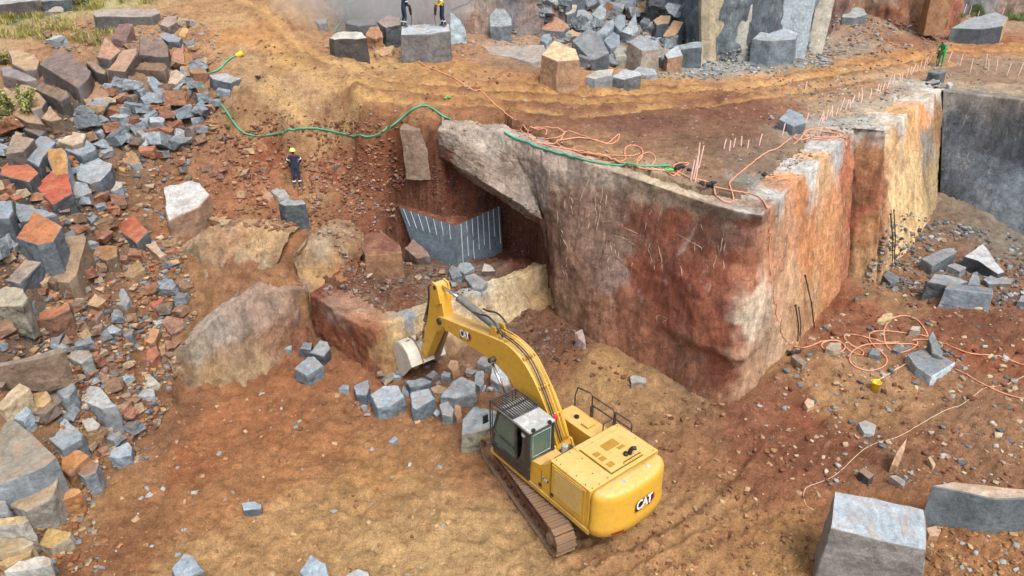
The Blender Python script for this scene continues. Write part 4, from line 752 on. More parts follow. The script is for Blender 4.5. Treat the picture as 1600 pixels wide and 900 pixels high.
# drilled bedrock block in the recess, with half drill holes down its two faces
def drilled_block():
    A, B, C_ = P(622, 322, 4.45), P(712, 352, 4.25), P(782, 320, 4.45)
    A2, B2, C2 = P(655, 402, 2.45), P(716, 418, 2.35), P(786, 392, 2.5)
    org = Vector((B.x, B.y, 2.2)); bm = bmesh.new()
    back = [C_+Vector((-.2, 2.2, .3)), A+Vector((.6, 1.6, .3))]
    tv = [bm.verts.new(p-org) for p in (A, B, C_, *back)]
    bv = [bm.verts.new(Vector((p.x, p.y, 2.0))-org) for p in (A2, B2, C2, *back)]
    bm.faces.new(tv).material_index = 1; bm.faces.new(bv[::-1])
    for i in range(5): bm.faces.new((tv[i], bv[i], bv[(i+1) % 5], tv[(i+1) % 5]))
    o = finish_block('drilled_rock', bm, [hx('5f6b73'), hx('6e3e2c')], 2.6, 4.2, .22); o.location = org
    tag(o, 'dark grey rock corner with pale vertical drill marks in the recess', 'drilled rock')
    mm = plain('drill_dust', 'b4bcc0', .9)
    for (t0, b0, a0, a1, n) in ((B, B2, C_, C2, 8), (B, B2, A, A2, 7)):
        for k in range(n):
            u = .1+.84*k/(n-1)*(.95 if n == 7 else 1); p = t0.lerp(a0, u); q_ = b0.lerp(a1, u); end = p.lerp(q_, [.92, .8, .95, .75, .7, .85, .6, .8][k] if n == 8 else .35)
            nrm = (a0-t0).cross(b0-t0).normalized(); nrm = nrm if nrm.y < 0 else -nrm
            pts = [p.lerp(end, j/5)+nrm*.035+Vector((0, 0, -.03)) for j in range(6)]
            g = bmesh.new(); tube_bm(g, [x-org for x in pts], .018 if n == 8 else .014, 5)
            bm_obj('drill_mark', g, mm, o)
    return o
def tube_bm(bm, pts, r, n=6, cap=True):
    pts = [Vector(p) for p in pts]; rings = []; prev = None
    for i, p in enumerate(pts):
        d = (pts[min(i+1, len(pts)-1)]-pts[max(i-1, 0)]).normalized()
        if prev is None: s = d.orthogonal().normalized()
        else: s = (prev-d*prev.dot(d)).normalized()
        prev = s; t = d.cross(s); rr = r[i] if isinstance(r, (list, tuple)) else r
        rings.append([bm.verts.new(p+(s*math.cos(a)+t*math.sin(a))*rr) for a in [2*math.pi*k/n for k in range(n)]])
    for a, b in zip(rings[:-1], rings[1:]):
        for k in range(n): bm.faces.new((a[k], a[(k+1) % n], b[(k+1) % n], b[k]))
    if cap and len(rings) > 1: bm.faces.new(rings[0][::-1]); bm.faces.new(rings[-1])
drilled_block()
# ---- loose stones, one object each, scattered over the scree and heaps
KINDS = {'grey': ['8f9aa2', '828d95', 'a0aab0', '78828a'], 'brown': ['86664c', '7b6a5c', '94704f', '8b5e44'], 'tan': ['ae8f66', 'a88458', 'b49a78'], 'rusty': ['96603f', '8a5840', '9c6a48']}
def loose(px, py, w, kind, group, label, seed, flat=.6):
    r = random.Random(seed); g = at(px, py); dist = (g-O_).length; s = w*dist/F
    bm = bmesh.new(); bmesh.ops.create_cube(bm, size=1)
    for v in bm.verts: v.co = Vector((v.co.x*s*r.uniform(.85, 1.1), v.co.y*s*r.uniform(.6, 1.0), v.co.z*s*flat*r.uniform(.7, 1.15)))+Vector([r.uniform(-.09, .09)*s for _ in range(3)])
    for _ in range(r.randint(1, 3)):
        n = Vector((r.gauss(0, 1), r.gauss(0, 1), r.gauss(0, .8))).normalized()
        res = bmesh.ops.bisect_plane(bm, geom=list(bm.verts)+list(bm.edges)+list(bm.faces), plane_co=n*s*r.uniform(.28, .42), plane_no=n, clear_outer=True)
        ed = [e for e in res['geom_cut'] if isinstance(e, bmesh.types.BMEdge)]
        if ed: bmesh.ops.contextual_create(bm, geom=ed)
    for f in bm.faces: f.material_index = r.choice([0, 0, 0, 1, 2])
    base = pc(r.choice(KINDS[kind])); alt = pc(r.choice(KINDS[r.choice(['tan', 'rusty', kind, kind])]))
    rot = Matrix.Rotation(r.uniform(0, 6.28), 4, 'Z') @ Matrix.Rotation(r.uniform(-.35, .35), 4, 'X') @ Matrix.Rotation(r.uniform(-.3, .3), 4, 'Y')
    bmesh.ops.transform(bm, matrix=rot, verts=bm.verts)
    o = finish_block('loose_stone', bm, [base*r.uniform(.85, 1.15), base*r.uniform(.7, 1.2), alt], s, r.uniform(0, 60), 1.3)
    zs = [v.co.z for v in o.data.vertices]; o.location = g+Vector((0, 0, -min(zs)-s*.17))
    tag(o, label, 'stone', group); return o
def inpoly(x, y, pg):
    c = False
    for i in range(len(pg)):
        a, b = pg[i], pg[(i+1) % len(pg)]
        if (a[1] > y) != (b[1] > y) and x < (b[0]-a[0])*(y-a[1])/(b[1]-a[1])+a[0]: c = not c
    return c
OCC = [(sum(p[0] for p in r_[1])/len(r_[1]), sum(p[1] for p in r_[1])/len(r_[1])+6, max(p[0] for p in r_[1])-min(p[0] for p in r_[1])) for r_ in TR]
def scatter(poly, n, wr, kinds, group, lab, seed):
    r = random.Random(seed); xs = [p[0] for p in poly]; ys_ = [p[1] for p in poly]; k = 0; tries = 0
    while k < n and tries < n*120:
        tries += 1; x, y = r.uniform(min(xs), max(xs)), r.uniform(min(ys_), max(ys_))
        if not inpoly(x, y, poly): continue
        w = wr[0]+(wr[1]-wr[0])*r.random()**1.8
        if any(math.hypot(x-a, (y-b)*1.3) < (w+c)*.40 for a, b, c in OCC): continue
        kd = r.choice(kinds); OCC.append((x, y, w)); k += 1
        loose(x, y, w, kd, f'{kd} {group}', lab % kd, seed*1000+k)
scatter([(150,140),(320,110),(355,130),(345,170),(310,215),(260,245),(180,250),(120,215)], 70, (16, 38), ['grey','grey','grey','grey','brown','rusty'], 'stones of the upper heap', 'medium %s stone in the blue grey heap beside the green hose', 1)
scatter([(0,190),(130,240),(190,320),(160,400),(60,400),(0,420)], 44, (14, 38), ['grey','grey','rusty','brown'], 'stones packed around the big blocks', 'medium %s stone wedged among the big blocks of the left scree', 2)
scatter([(100,400),(270,370),(300,470),(270,560),(180,640),(90,560),(40,440)], 70, (10, 26), ['brown','rusty','tan','grey','brown'], 'stones of the middle scree', 'small %s stone in the brown middle part of the left scree', 3)
scatter([(0,480),(100,500),(230,620),(200,720),(120,700),(0,640)], 44, (12, 32), ['grey','brown','tan'], 'stones of the lower scree', 'medium %s stone in the lower left scree above the pit floor', 4)
scatter([(280,190),(420,240),(440,350),(330,350),(280,280)], 26, (7, 17), ['brown','rusty','tan'], 'stones left of the worker', 'small %s stone on the red bank left of the standing worker', 5)
scatter([(560,410),(720,410),(740,450),(560,440)], 14, (7, 15), ['grey','brown','tan'], 'stones on the low ledge', 'small %s stone on top of the low ledge', 6)
scatter([(845,5),(1060,10),(1060,70),(1030,110),(900,110),(850,60)], 52, (24, 54), ['grey'], 'stones of the far heap', 'medium %s stone in the far blue grey heap under the cliff', 7)
scatter([(540,590),(780,555),(790,620),(700,660),(560,640)], 18, (8, 20), ['grey','grey','brown'], 'stones around the boulder pile', 'small %s stone between the boulders under the excavator arm', 8)
scatter([(60,60),(200,40),(300,20),(340,120),(250,110),(100,80)], 16, (8, 20), ['brown','tan','grey'], 'stones at the upper left', 'small %s stone around the weathered blocks at the upper left', 9)

# drill grooves on the biggest block and lime runs on the bench face
def obj_bvh(o): return BVHTree.FromPolygons([tuple(v.co+o.location) for v in o.data.vertices], [tuple(p.vertices) for p in o.data.polygons])
def marks(o, name, segs, r, mat, bv=None, seed=1):
    bv = bv or obj_bvh(o); rr = random.Random(seed); bm = bmesh.new()
    for sg in segs:
        pts = []
        for a, b in zip(sg[:-1], sg[1:]):
            n = max(2, int(math.dist(a, b)/5))
            for j in range(n):
                x, y = a[0]+(b[0]-a[0])*j/n+rr.uniform(-.8, .8)*(len(sg) > 2), a[1]+(b[1]-a[1])*j/n; h = bv.ray_cast(O_, ray(x, y).normalized())
                if h[0] is not None: pts.append(h[0])
        if len(pts) > 1: tube_bm(bm, [p-o.location for p in pts], [r*rr.uniform(.35, 1.2)*(.5 if i in (0, len(pts)-1) else 1) for i in range(len(pts))], 5)
    return bm_obj(name, bm, mat, o, True)
E1 = [o for o in bpy.data.objects if o.get('label', '').startswith('biggest squared block')][0]
marks(E1, 'drill_grooves', [[(1308,782),(1311,818)], [(1323,786),(1333,822)], [(1340,790),(1352,828)], [(1357,792),(1370,834)], [(1373,796),(1386,840)], [(1389,800),(1403,846)], [(1405,806),(1415,850)], [(1421,812),(1430,852)]], .009, plain('groove_dust', '8c979d', .9, bumpd=0))
rl = random.Random(4); ST = [[(859,266),(856,285),(856,305)], [(851,275),(848,300),(846,337)], [(942,295),(939,315),(936,337),(930,372)], [(930,307),(932,337),(929,360)], [(920,282),(910,302),(902,325)], [(892,300),(886,325)], [(939,349),(950,345),(964,350)], [(957,367),(975,372),(997,386)], [(1057,365),(1075,375),(1096,387),(1099,400)], [(1131,360),(1127,385),(1122,409)],
 [(1086,378),(1085,400)], [(1036,312),(1029,342),(1026,360)], [(876,365),(886,385),(886,400)], [(1026,375),(1033,400),(1035,430)], [(1022,495),(1030,493),(1044,498),(1030,507)], [(1027,493),(1024,508)], [(886,400),(884,425),(890,450)], [(1052,372),(1060,380)], [(1040,340),(1044,352)], [(975,355),(985,360),(1002,368)], [(1095,350),(1099,365)], [(920,350),(917,368)], [(1150,350),(1146,365)]]
for _ in range(46): x, y = rl.uniform(865, 1150), rl.uniform(290, 430); l = rl.uniform(8, 28); ST.append([(x, y), (x+rl.uniform(-4, 3), y+l*.5), (x+rl.uniform(-5, 4), y+l)])
for _ in range(24): x, y = rl.uniform(1205, 1325), rl.uniform(290, 420); l = rl.uniform(8, 26); ST.append([(x, y), (x+rl.uniform(-1, 1), y+l*.5), (x+rl.uniform(-2, 2), y+l)])
marks(WALL, 'lime_streaks', ST, .017, plain('lime', 'b5a286', .9, bumpd=0), SOLIDS[1])
# ---------------------------------------------------------------- rubble too small and too many to count
def gravel(name, label, cat, regions, seed, mats='rubble'):
    rs = np.random.RandomState(seed); tv, tf = [], []
    for k in range(8):
        bm = bmesh.new(); bmesh.ops.create_cube(bm, size=1)
        for v in bm.verts: v.co += Vector(rs.uniform(-.22, .22, 3))
        n = Vector(rs.normal(size=3)).normalized(); r = bmesh.ops.bisect_plane(bm, geom=list(bm.verts)+list(bm.edges)+list(bm.faces), plane_co=n*.38, plane_no=n, clear_outer=True)
        ed = [e for e in r['geom_cut'] if isinstance(e, bmesh.types.BMEdge)]
        if ed: bmesh.ops.contextual_create(bm, geom=ed)
        bmesh.ops.bevel(bm, geom=list(bm.edges), offset=.06, segments=1, affect='EDGES', clamp_overlap=True)
        bmesh.ops.triangulate(bm, faces=bm.faces); bm.verts.index_update()
        tv.append(np.array([v.co[:] for v in bm.verts])); tf.append(np.array([[v.index for v in f.verts] for f in bm.faces])); bm.free()
    V, Fc, Cc, off = [], [], [], 0
    for poly, n, (w0, w1), cols, pw in regions:
        cols = [pc(c) for c in cols]; xs = [p[0] for p in poly]; ys_ = [p[1] for p in poly]; k = 0; tr = 0
        while k < n and tr < n*20:
            tr += 1; x, y = rs.uniform(min(xs), max(xs)), rs.uniform(min(ys_), max(ys_))
            if not inpoly(x, y, poly): continue
            if fbm(np.array([[x*.02, y*.03, seed]]), 3)[0]+rs.uniform(-.25, .35) < 0: continue
            k += 1; g = at(x, y); d = (g-O_).length; s = (w0+(w1-w0)*rs.rand()**pw)*d/F
            t = rs.randint(8); sc = np.array([s*rs.uniform(.8, 1.2), s*rs.uniform(.6, 1), s*rs.uniform(.3, .7)])
            Rm = np.array((Matrix.Rotation(rs.uniform(0, 6.3), 3, 'Z') @ Matrix.Rotation(rs.uniform(-.5, .5), 3, 'X')))
            v = (tv[t]*sc)@Rm.T+np.array(g[:])+np.array([0, 0, s*.05]); V.append(v); Fc.append(tf[t]+off); off += len(v)
            c = cols[rs.randint(len(cols))]*rs.uniform(.75, 1.25); Cc.append(np.repeat(c[None], len(v), 0))
    o = mesh_obj(name, np.concatenate(V), np.concatenate(Fc), M[mats], cols=np.clip(np.concatenate(Cc), 0, .9)); tag(o, label, cat, kind='stuff'); return o
SC = ['84664c', '94704f', '7c5840', 'a88458', '848f97', '6c757c', 'a0603a', 'b49a78']
SO = ['a57c4e', '9c6f44', '8c5f3c', 'b59468', '9a9c98']
RD = ['8a5638', '7c4a34', 'a07c62', '8b8c8a', '6f4838']
gravel('rubble', 'fine brown and grey rubble filling the gaps of the left scree', 'rubble', [
 ([(90,380),(280,370),(310,480),(270,600),(230,720),(120,740),(60,560)], 2600, (2.2, 9), SC, 2.2), ([(0,190),(300,110),(350,160),(280,380),(0,480)], 1200, (2.5, 10), SC, 2), ([(0,480),(120,480),(160,900),(0,900)], 700, (2.5, 10), SC, 2),
 ([(300,160),(640,200),(620,330),(440,360),(330,350)], 1500, (1.8, 7), ['8b5e44', '9c6c4a', '7b4a34', 'a88060', '8a6a50'], 2), ([(500,260),(640,260),(600,400),(560,460),(480,350)], 500, (1.8, 6), RD, 2)], 3)
gravel('rubble', 'small stones and clods strewn over the pit floor', 'rubble', [
 ([(120,740),(300,600),(700,620),(740,900),(60,900)], 650, (1.5, 8), SO, 3.6), ([(880,540),(1150,640),(1280,760),(1270,900),(900,900),(1050,720)], 800, (1.5, 8), ['9c7248', '8a5a3a', '7c4a32', '8f6a4a', '8a5a3a', 'b59470'], 3.4),
 ([(1160,640),(1320,450),(1600,440),(1600,760),(1280,760)], 1000, (1.5, 8), ['8a6044', '7c4a32', 'a88a6c', '9a9c98', '6f7478', 'b8a888'], 2.6), ([(1400,330),(1600,370),(1600,480),(1340,450)], 1200, (1.5, 6.5), ['7a7068', '6a7074', '8a7460', '9aa0a2', '5a5c5c'], 2), ([(1450,760),(1600,840),(1600,900),(1450,900)], 200, (2, 8), SO, 2)], 4)
gravel('rubble', 'broken chips on the ledge and dark soil of the recess', 'rubble', [
 ([(560,400),(740,420),(790,440),(640,480),(500,460)], 500, (1.8, 7), ['7a6250', '6f4a3a', '85807a', '7c5c48'], 2), ([(630,240),(850,330),(860,410),(640,330)], 500, (1.3, 4), ['7a4632', '5c3226', '6f5648', '7c5c48'], 2), ([(820,480),(930,530),(900,570),(760,560)], 300, (2, 7), ['6f4a3a', '7a6a60', '5c4034'], 2)], 5)
gravel('rubble', 'splinters and chips along the haul road and bench top', 'rubble', [
 ([(400,60),(1600,60),(1600,140),(1450,130),(1190,320),(700,200),(420,190)], 1900, (1.1, 4), ['8b6244', '9a7450', '6f4a38', 'a8a49c', '7c7c7a'], 2.4), ([(860,90),(1290,70),(1300,105),(1100,125),(860,120)], 1100, (1.5, 6), ['8a959b', '9aa6ac', '6f7a80', 'a8a89c'], 2), ([(1280,20),(1490,40),(1480,70),(1280,95)], 500, (1.3, 5), ['9aa0a2', '8a7464', '7a6454'], 2),
 ([(0,30),(300,20),(380,90),(280,110),(60,70)], 700, (1.3, 5), ['8a7460', 'a08460', '8c8e8c'], 2), ([(840,5),(1040,5),(1060,70),(860,80)], 500, (3, 9), ['7f8b94', '95a0a7', '65717a'], 1.6), ([(500,20),(860,50),(860,100),(500,90)], 350, (1.5, 7), ['9a7c62', '8b8680', 'a88c6c'], 2), ([(1200,100),(1480,100),(1350,190),(1200,290)], 600, (1.1, 4.5), ['8f8f8c', '6f6a66', 'b4b0a8', '8a6a50'], 2)], 6)
# ---------------------------------------------------------------- hoses
def rub(name, c, rough=.5): return plain(name, c, rough, dirt='8a5f40', dscale=3, damt=.5, bumpd=0)
M['green'] = rub('green_rubber', '2f9a78'); M['orange'] = rub('orange_rubber', 'd89474'); M['pale'] = rub('pale_rope', 'd8c0a0', .8); M['black'] = plain('black_rubber', '202224', .6, bumpd=0)
M['steel'] = plain('dark_steel', '3a3a3a', .45, .6, bumpd=0); M['yplast'] = plain('yellow_plastic', 'e8c028', .45, dirt='a07840', damt=.4, bumpd=0); M['gplast'] = plain('green_plastic', '50c860', .4, bumpd=0); M['pink'] = plain('pink_painted_stick', 'f0c8bc', .6, bumpd=0)
def spline(pts, k=6):
    out = []; p = [pts[0]]+list(pts)+[pts[-1]]
    for i in range(1, len(p)-2):
        a, b, c, d = p[i-1:i+3]
        for j in range(k):
            t = j/k; out.append(.5*((2*b)+(c-a)*t+(2*a-5*b+4*c-d)*t*t+(3*b-a-3*c+d)*t**3))
    out.append(p[-2]); return out
def hose(name, label, cat, px, r, mat, free=(), k=7, group=None):
    """hose laid on the ground along a line; 'free' control points hang clear, given with a height above the ground"""
    V2 = [Vector((a[0], a[1])) for a in px]; pts = []; last = None
    for q_ in spline(V2, k):
        p = at(q_.x, q_.y)
        if last is not None and (p-last).length > 1.2 and len(pts) > 1:
            # stay near the last distance when the line crosses an edge
            p = O_+ray(q_.x, q_.y).normalized()*((last-O_).length*.5+(p-O_).length*.5)
        pts.append(p+Vector((0, 0, r*1.1))); last = p
    for _ in range(2): pts = [pts[0]]+[(a+b*2+c)/4 for a, b, c in zip(pts[:-2], pts[1:-1], pts[2:])]+[pts[-1]]
    for p in pts:
        g_ = gz_at(p.x, p.y)
        if abs(g_-p.z) < .5: p.z = max(p.z, g_+r)
    if r > .04: pts = [pts[0]]+[Vector((b.x, b.y, max((a.z+b.z*2+c.z)/4, b.z-.03))) for a, b, c in zip(pts[:-2], pts[1:-1], pts[2:])]+[pts[-1]]
    bm = bmesh.new(); tube_bm(bm, pts, r, 6); o = bm_obj(name, bm, M[mat], smooth=True); tag(o, label, cat, group); return o, pts
ho, hp = hose('green_hose', 'green hose snaking across the bank with a yellow capped end', 'hose', [(371,88),(356,96),(343,110),(328,116),(315,124),(316,136),(330,150),(350,170),(365,192),(378,207),(400,214),(430,211),(455,206),(480,202),(505,204),(535,211),(560,216),(585,214),(605,205),(620,193),(635,180),(650,170),(665,167),(680,174),(692,183),(704,188)], .046, 'green')
bm = bmesh.new(); d_ = (hp[0]-hp[2]).normalized(); tube_bm(bm, [hp[0]-d_*.05, hp[0]+d_*.1, hp[0]+d_*.3], [.10, .13, .13], 12); bm_obj('hose_cap', bm, M['yplast'], ho)
hose('green_hose', 'green hose lying along the bench edge beside the coiled orange hoses', 'hose', [(788,208),(805,218),(830,228),(860,238),(885,245),(905,250),(940,257),(975,261),(1010,262),(1046,261)], .046, 'green')
hose('green_hose', 'short green hose hanging down the bank behind the pale topped block', 'hose', [(568,-4),(552,4),(540,10),(542,22),(536,34),(528,44),(524,52)], .05, 'green')
hose('orange_hose', 'long orange hose running from the drillers block down to the bench coils', 'hose', [(652,66),(650,85),(656,98),(670,106),(695,116),(712,124),(730,136),(741,142),(752,142),(765,156),(785,174),(800,186),(812,202),(824,214),(850,226),(880,233),(920,240),(950,248),(990,262),(1040,268),(1062,276)], .025, 'orange')
hose('orange_hose', 'orange hose looped loosely on the bench near the green hose', 'hose', [(800,204),(825,206),(852,202),(853,212),(850,218),(870,216),(882,210),(875,203),(850,200),(828,202),(826,212),(840,224),(872,224),(884,206),(908,212),(935,222),(950,224),(960,216),(968,210),(964,222),(950,226),(932,220),(900,216),(870,225),(910,240),(965,244),(990,244),(1000,240)], .024, 'orange')
hose('orange_hose', 'orange hose in two round loops at the middle of the bench edge', 'hose', [(900,243),(940,254),(975,252),(976,240),(978,231),(992,228),(1004,236),(1002,248),(994,256),(1000,264),(1015,262),(1024,250),(1018,240),(1008,240),(996,250),(998,262),(1010,266),(1040,268),(1052,276),(1068,262),(1076,256),(1060,256),(1052,262),(1064,272),(1084,282)], .024, 'orange')
hose('orange_hose', 'orange hose crossing the bench corner and hanging down the wall', 'hose', [(1084,282),(1110,292),(1150,300),(1180,306),(1193,316),(1199,330),(1201,360),(1202,400),(1204,430),(1208,460),(1212,490),(1220,520),(1230,535),(1238,541)], .025, 'orange')
hose('orange_hose', 'thin orange hose bending across the bench towards the far coil', 'hose', [(1084,280),(1112,288),(1118,306),(1134,317),(1146,314),(1142,296),(1140,286),(1155,272),(1175,256),(1196,240),(1216,232),(1236,216)], .026, 'orange')
hose('orange_hose', 'flat oval coil of orange hose lying on the bench by the east edge', 'hose', [(1240,226),(1250,218),(1258,208),(1270,202),(1295,202),(1315,208),(1318,212),(1300,216),(1270,214),(1256,212),(1260,204),(1285,206),(1308,211),(1300,219),(1268,218),(1246,219),(1240,214),(1252,208),(1262,216),(1280,218),(1310,214),(1322,220),(1322,232)], .025, 'orange')
hose('orange_hose', 'orange hose with wide loops on the pit floor below the east wall', 'hose', [(1240,542),(1255,544),(1270,540),(1285,534),(1305,533),(1320,540),(1315,550),(1300,551),(1286,545),(1284,538),(1296,533),(1312,534),(1326,548),(1336,553),(1348,556),(1346,548),(1330,540),(1320,530),(1321,524),(1338,524),(1360,530),(1384,536),(1405,535)], .026, 'orange')
hose('orange_hose', 'orange hose with the largest loop running off to the right edge', 'hose', [(1436,542),(1420,538),(1380,538),(1350,540),(1330,552),(1328,566),(1340,576),(1360,580),(1380,574),(1386,564),(1380,554),(1366,542),(1358,530),(1362,520),(1385,518),(1420,522),(1446,526),(1449,524),(1440,508),(1428,498),(1410,494),(1392,500),(1382,514),(1382,532),(1388,545),(1405,552),(1425,546),(1434,536),(1425,532),(1450,532),(1475,538),(1500,548),(1520,554),(1560,558),(1600,572),(1630,582)], .026, 'orange')
hose('orange_hose', 'orange hose leaving the tool slab towards the lower right edge', 'hose', [(1492,577),(1510,586),(1530,598),(1550,608),(1575,618),(1600,624),(1640,630)], .025, 'orange')
hose('rope', 'pale rope lying from the yellow bucket to the tool slab', 'rope', [(1368,597),(1385,587),(1405,575),(1430,562)], .018, 'pale')
hose('rope', 'thin pale rope crossing the pit floor above the big squared block', 'rope', [(1272,797),(1262,792),(1256,780),(1258,764),(1275,756),(1300,746),(1320,730),(1345,706),(1370,692),(1395,686),(1420,674),(1450,656),(1480,640),(1500,634),(1520,620),(1540,606),(1570,602),(1600,588)], .009, 'pale')
hose('cable', 'dark cable hanging on the brown cliff right of the drillers', 'cable', [(706,17),(716,12),(728,8),(742,-2)], .04, 'black')
# ---------------------------------------------------------------- marker sticks, drill rods, small things
def stick_at(px, py, hpx, lean, label, group, mat='pink', r=.023):
    g = at(px, py); d = (g-O_).length; h = hpx*d/F/.9
    bm = bmesh.new(); tube_bm(bm, [(0, 0, -.1), (lean*h*.5, 0, h*.5), (lean*h+.01, 0.02, h)], r, 5)
    o = bm_obj('marker_stick', bm, M[mat]); o.location = g; tag(o, label, 'stick', group); return o
sr = random.Random(5)
for i in range(34):      # row of sticks in the blast holes along the east edge
    u = i/33; x = 1276+(1452-1276)*u; y = 196-(196-100)*u**1.0+sr.uniform(-3.5, 3.5)
    stick_at(x+sr.uniform(-3, 3), y, sr.uniform(9, 17)*(1-.25*u), sr.uniform(-.3, .3), 'pinkish stick in the slanting row of sticks along the east bench edge', 'pink sticks along the east bench edge')
for x, y, h in [(1481,97,12),(1500,103,13),(1516,113,15),(1540,105,14),(1545,110,12),(1557,111,13),(1573,118,13),(1591,118,14)]:
    stick_at(x, y, h, sr.uniform(-.35, .2), 'pinkish stick on the grey rubble right of the green clad worker', 'pink sticks right of the worker')
for x, y, h in [(1088,276,46),(1083,280,38),(1092,262,30),(1079,282,28),(1086,284,22)]:
    stick_at(x, y, h, sr.uniform(-.12, .16), 'tall pinkish stick in the bundle at the middle of the bench edge', 'bundle of tall pink sticks', r=.022)
for x, y, h in [(1131,232,12),(1140,236,14),(1146,230,12),(1158,228,13),(1168,232,11),(1186,227,15),(1222,212,16),(1243,204,16),(1257,196,15),(1258,140,10)]:
    stick_at(x, y, h, sr.uniform(-.2, .2), 'short pinkish stick standing on the dark soil of the bench', 'short pink sticks on the bench soil')
for x, y, h in [(1506,17,10),(1514,20,10),(1526,28,10),(1565,22,9)]:
    stick_at(x, y+4, h, .05, 'pinkish stick in the greenery at the far top right', 'pink sticks at the far top right')
def rod(label, a, b, r=.025, name='drill_rod'):
    A_, B_ = at(*b), at(*a); g = A_
    # the rod leans on the wall: its head is on the wall face behind it
    bm = bmesh.new(); n_ = Vector((.08, -.12, 0)); tube_bm(bm, [Vector((0, 0, -.05)), (B_-g)*.5+n_, (B_-g)+n_], r, 6); tube_bm(bm, [(B_-g)*.97+n_, (B_-g)+n_*1.02], r*1.6, 6)
    o = bm_obj(name, bm, M['steel']); o.location = g; tag(o, label, 'drill rod'); return o
rod('left one of the two drill rods leaning on the tan pillar', (1387,332), (1394,418))
rod('right one of the two drill rods leaning on the tan pillar', (1392,326), (1397,412))
rod('drill rod leaning on the orange wall near its foot', (1253,428), (1273,514))
rod('short drill rod leaning on the pale wall above the dark fittings', (1238,474), (1247,532))
rod('thin drill rod leaning beside the short rod on the pale wall', (1243,478), (1250,528), .02)
rod('dark rod standing upright at the wall beside the coiled hose', (1249,176), (1242,222), .03)
rod('thin dark rod standing on the bench behind the stick row', (1348,126), (1344,140), .03)
def crown(label, px, py, s, mat, nm, ct):
    g = at(px, py); bm = bmesh.new(); r = random.Random(px)
    for _ in range(5):
        a = Vector((r.uniform(-.5, .5), r.uniform(-.3, .3), r.uniform(.05, .25)))*s; b = a+Vector((r.uniform(-.6, .6), r.uniform(-.3, .3), r.uniform(-.1, .2)))*s; tube_bm(bm, [a, (a+b)/2+Vector((0, 0, .05*s)), b], [.11*s, .14*s, .08*s], 8)
    o = bm_obj(nm, bm, M[mat]); o.location = g; return tag(o, label, ct)
crown('dark hose coupling at the foot of the pale wall', 1234, 552, .5, 'black', 'hose_fitting', 'hose fitting')
crown('black valve where the hoses meet at the end of the green hose', 1067, 266, .55, 'black', 'hose_valve', 'valve')
crown('dark blue cloth bundle lying on the edge of the bench', 1106, 292, .5, 'black', 'cloth_bundle', 'bundle')
crown('bright green coupling at the end of the green hose', 1040, 268, .32, 'gplast', 'hose_coupling', 'coupling')
crown('green plastic bottle lying alone on the haul road', 699, 154, .3, 'gplast', 'plastic_bottle', 'bottle')
crown('small green plastic scrap on the soil below the east wall', 1354, 461, .25, 'gplast', 'plastic_scrap', 'scrap')
crown('small dark blue pouch on the sandy bank left of the road', 406, 123, .35, 'black', 'pouch', 'pouch')
crown('black rubber boot thrown on grit at the east bench edge', 1192, 275, .35, 'black', 'boot', 'boot')
# yellow bucket
g = at(1366, 610); bk = empty('bucket', g); tag(bk, 'small yellow plastic bucket on the pit floor', 'bucket')
bm = bmesh.new(); n = 20; prof = [(.0, .02), (.13, .0), (.17, .36), (.185, .37), (.185, .39), (.16, .38), (.12, .03), (0, .03)]; rings = [[bm.verts.new((r*math.cos(2*math.pi*k/n), r*math.sin(2*math.pi*k/n), z)) for k in range(n)] for r, z in prof[1:-1]]
for a, b in zip(rings[:-1], rings[1:]):
    for k in range(n): bm.faces.new((a[k], a[(k+1) % n], b[(k+1) % n], b[k]))
bm.faces.new(rings[0][::-1]); bm.faces.new(rings[-1]); bm_obj('bucket_body', bm, M['yplast'], bk, True)
bm = bmesh.new(); tube_bm(bm, [(.18*math.cos(t), .05*math.sin(t)-.02, .38+.16*math.sin(t)) for t in [math.pi*k/12 for k in range(13)]], .01, 6); bm_obj('bucket_handle', bm, M['steel'], bk)
# drilling tools on the cut slab
g = at(1462, 554); tl = empty('rock_drill', g+Vector((0, 0, .02)), R(20)); tag(tl, 'hand held rock drill with orange grip lying on the cut slab', 'rock drill')
bm = bmesh.new(); tube_bm(bm, [(-.35, 0, .12), (-.1, .02, .14), (.25, .04, .16)], [.05, .11, .09], 10); tube_bm(bm, [(.25, -.2, .16), (.25, .25, .18)], .03, 8); bm_obj('drill_body', bm, M['steel'], tl)
bm = bmesh.new(); tube_bm(bm, [(-.55, -.12, .1), (-.25, -.08, .14)], .05, 8); bm_obj('grip', bm, plain('orange_grip', 'd8502c', .4), tl)
bm = bmesh.new(); tube_bm(bm, [(.3, .1, .12), (.5, .2, .2), (.42, .35, .3)], .035, 8); tube_bm(bm, [(-.1, .15, .1), (.1, .3, .14), (.3, .2, .22)], .04, 8); bm_obj('air_pipe', bm, plain('dull_alloy', '8a8c7c', .5, .5), tl)
slab('small grey slab lying on top of the tool slab', [(1430,553),(1448,541),(1466,548),(1450,562)], .25, '7c858a', '565d62', .1, z0=at(1448, 556).z)
slab('upright grey wedge standing behind the tool slab', [(1451,528),(1457,517),(1474,548),(1472,560),(1458,552)], .3, '7a7f80', '5f6568', 1.0)
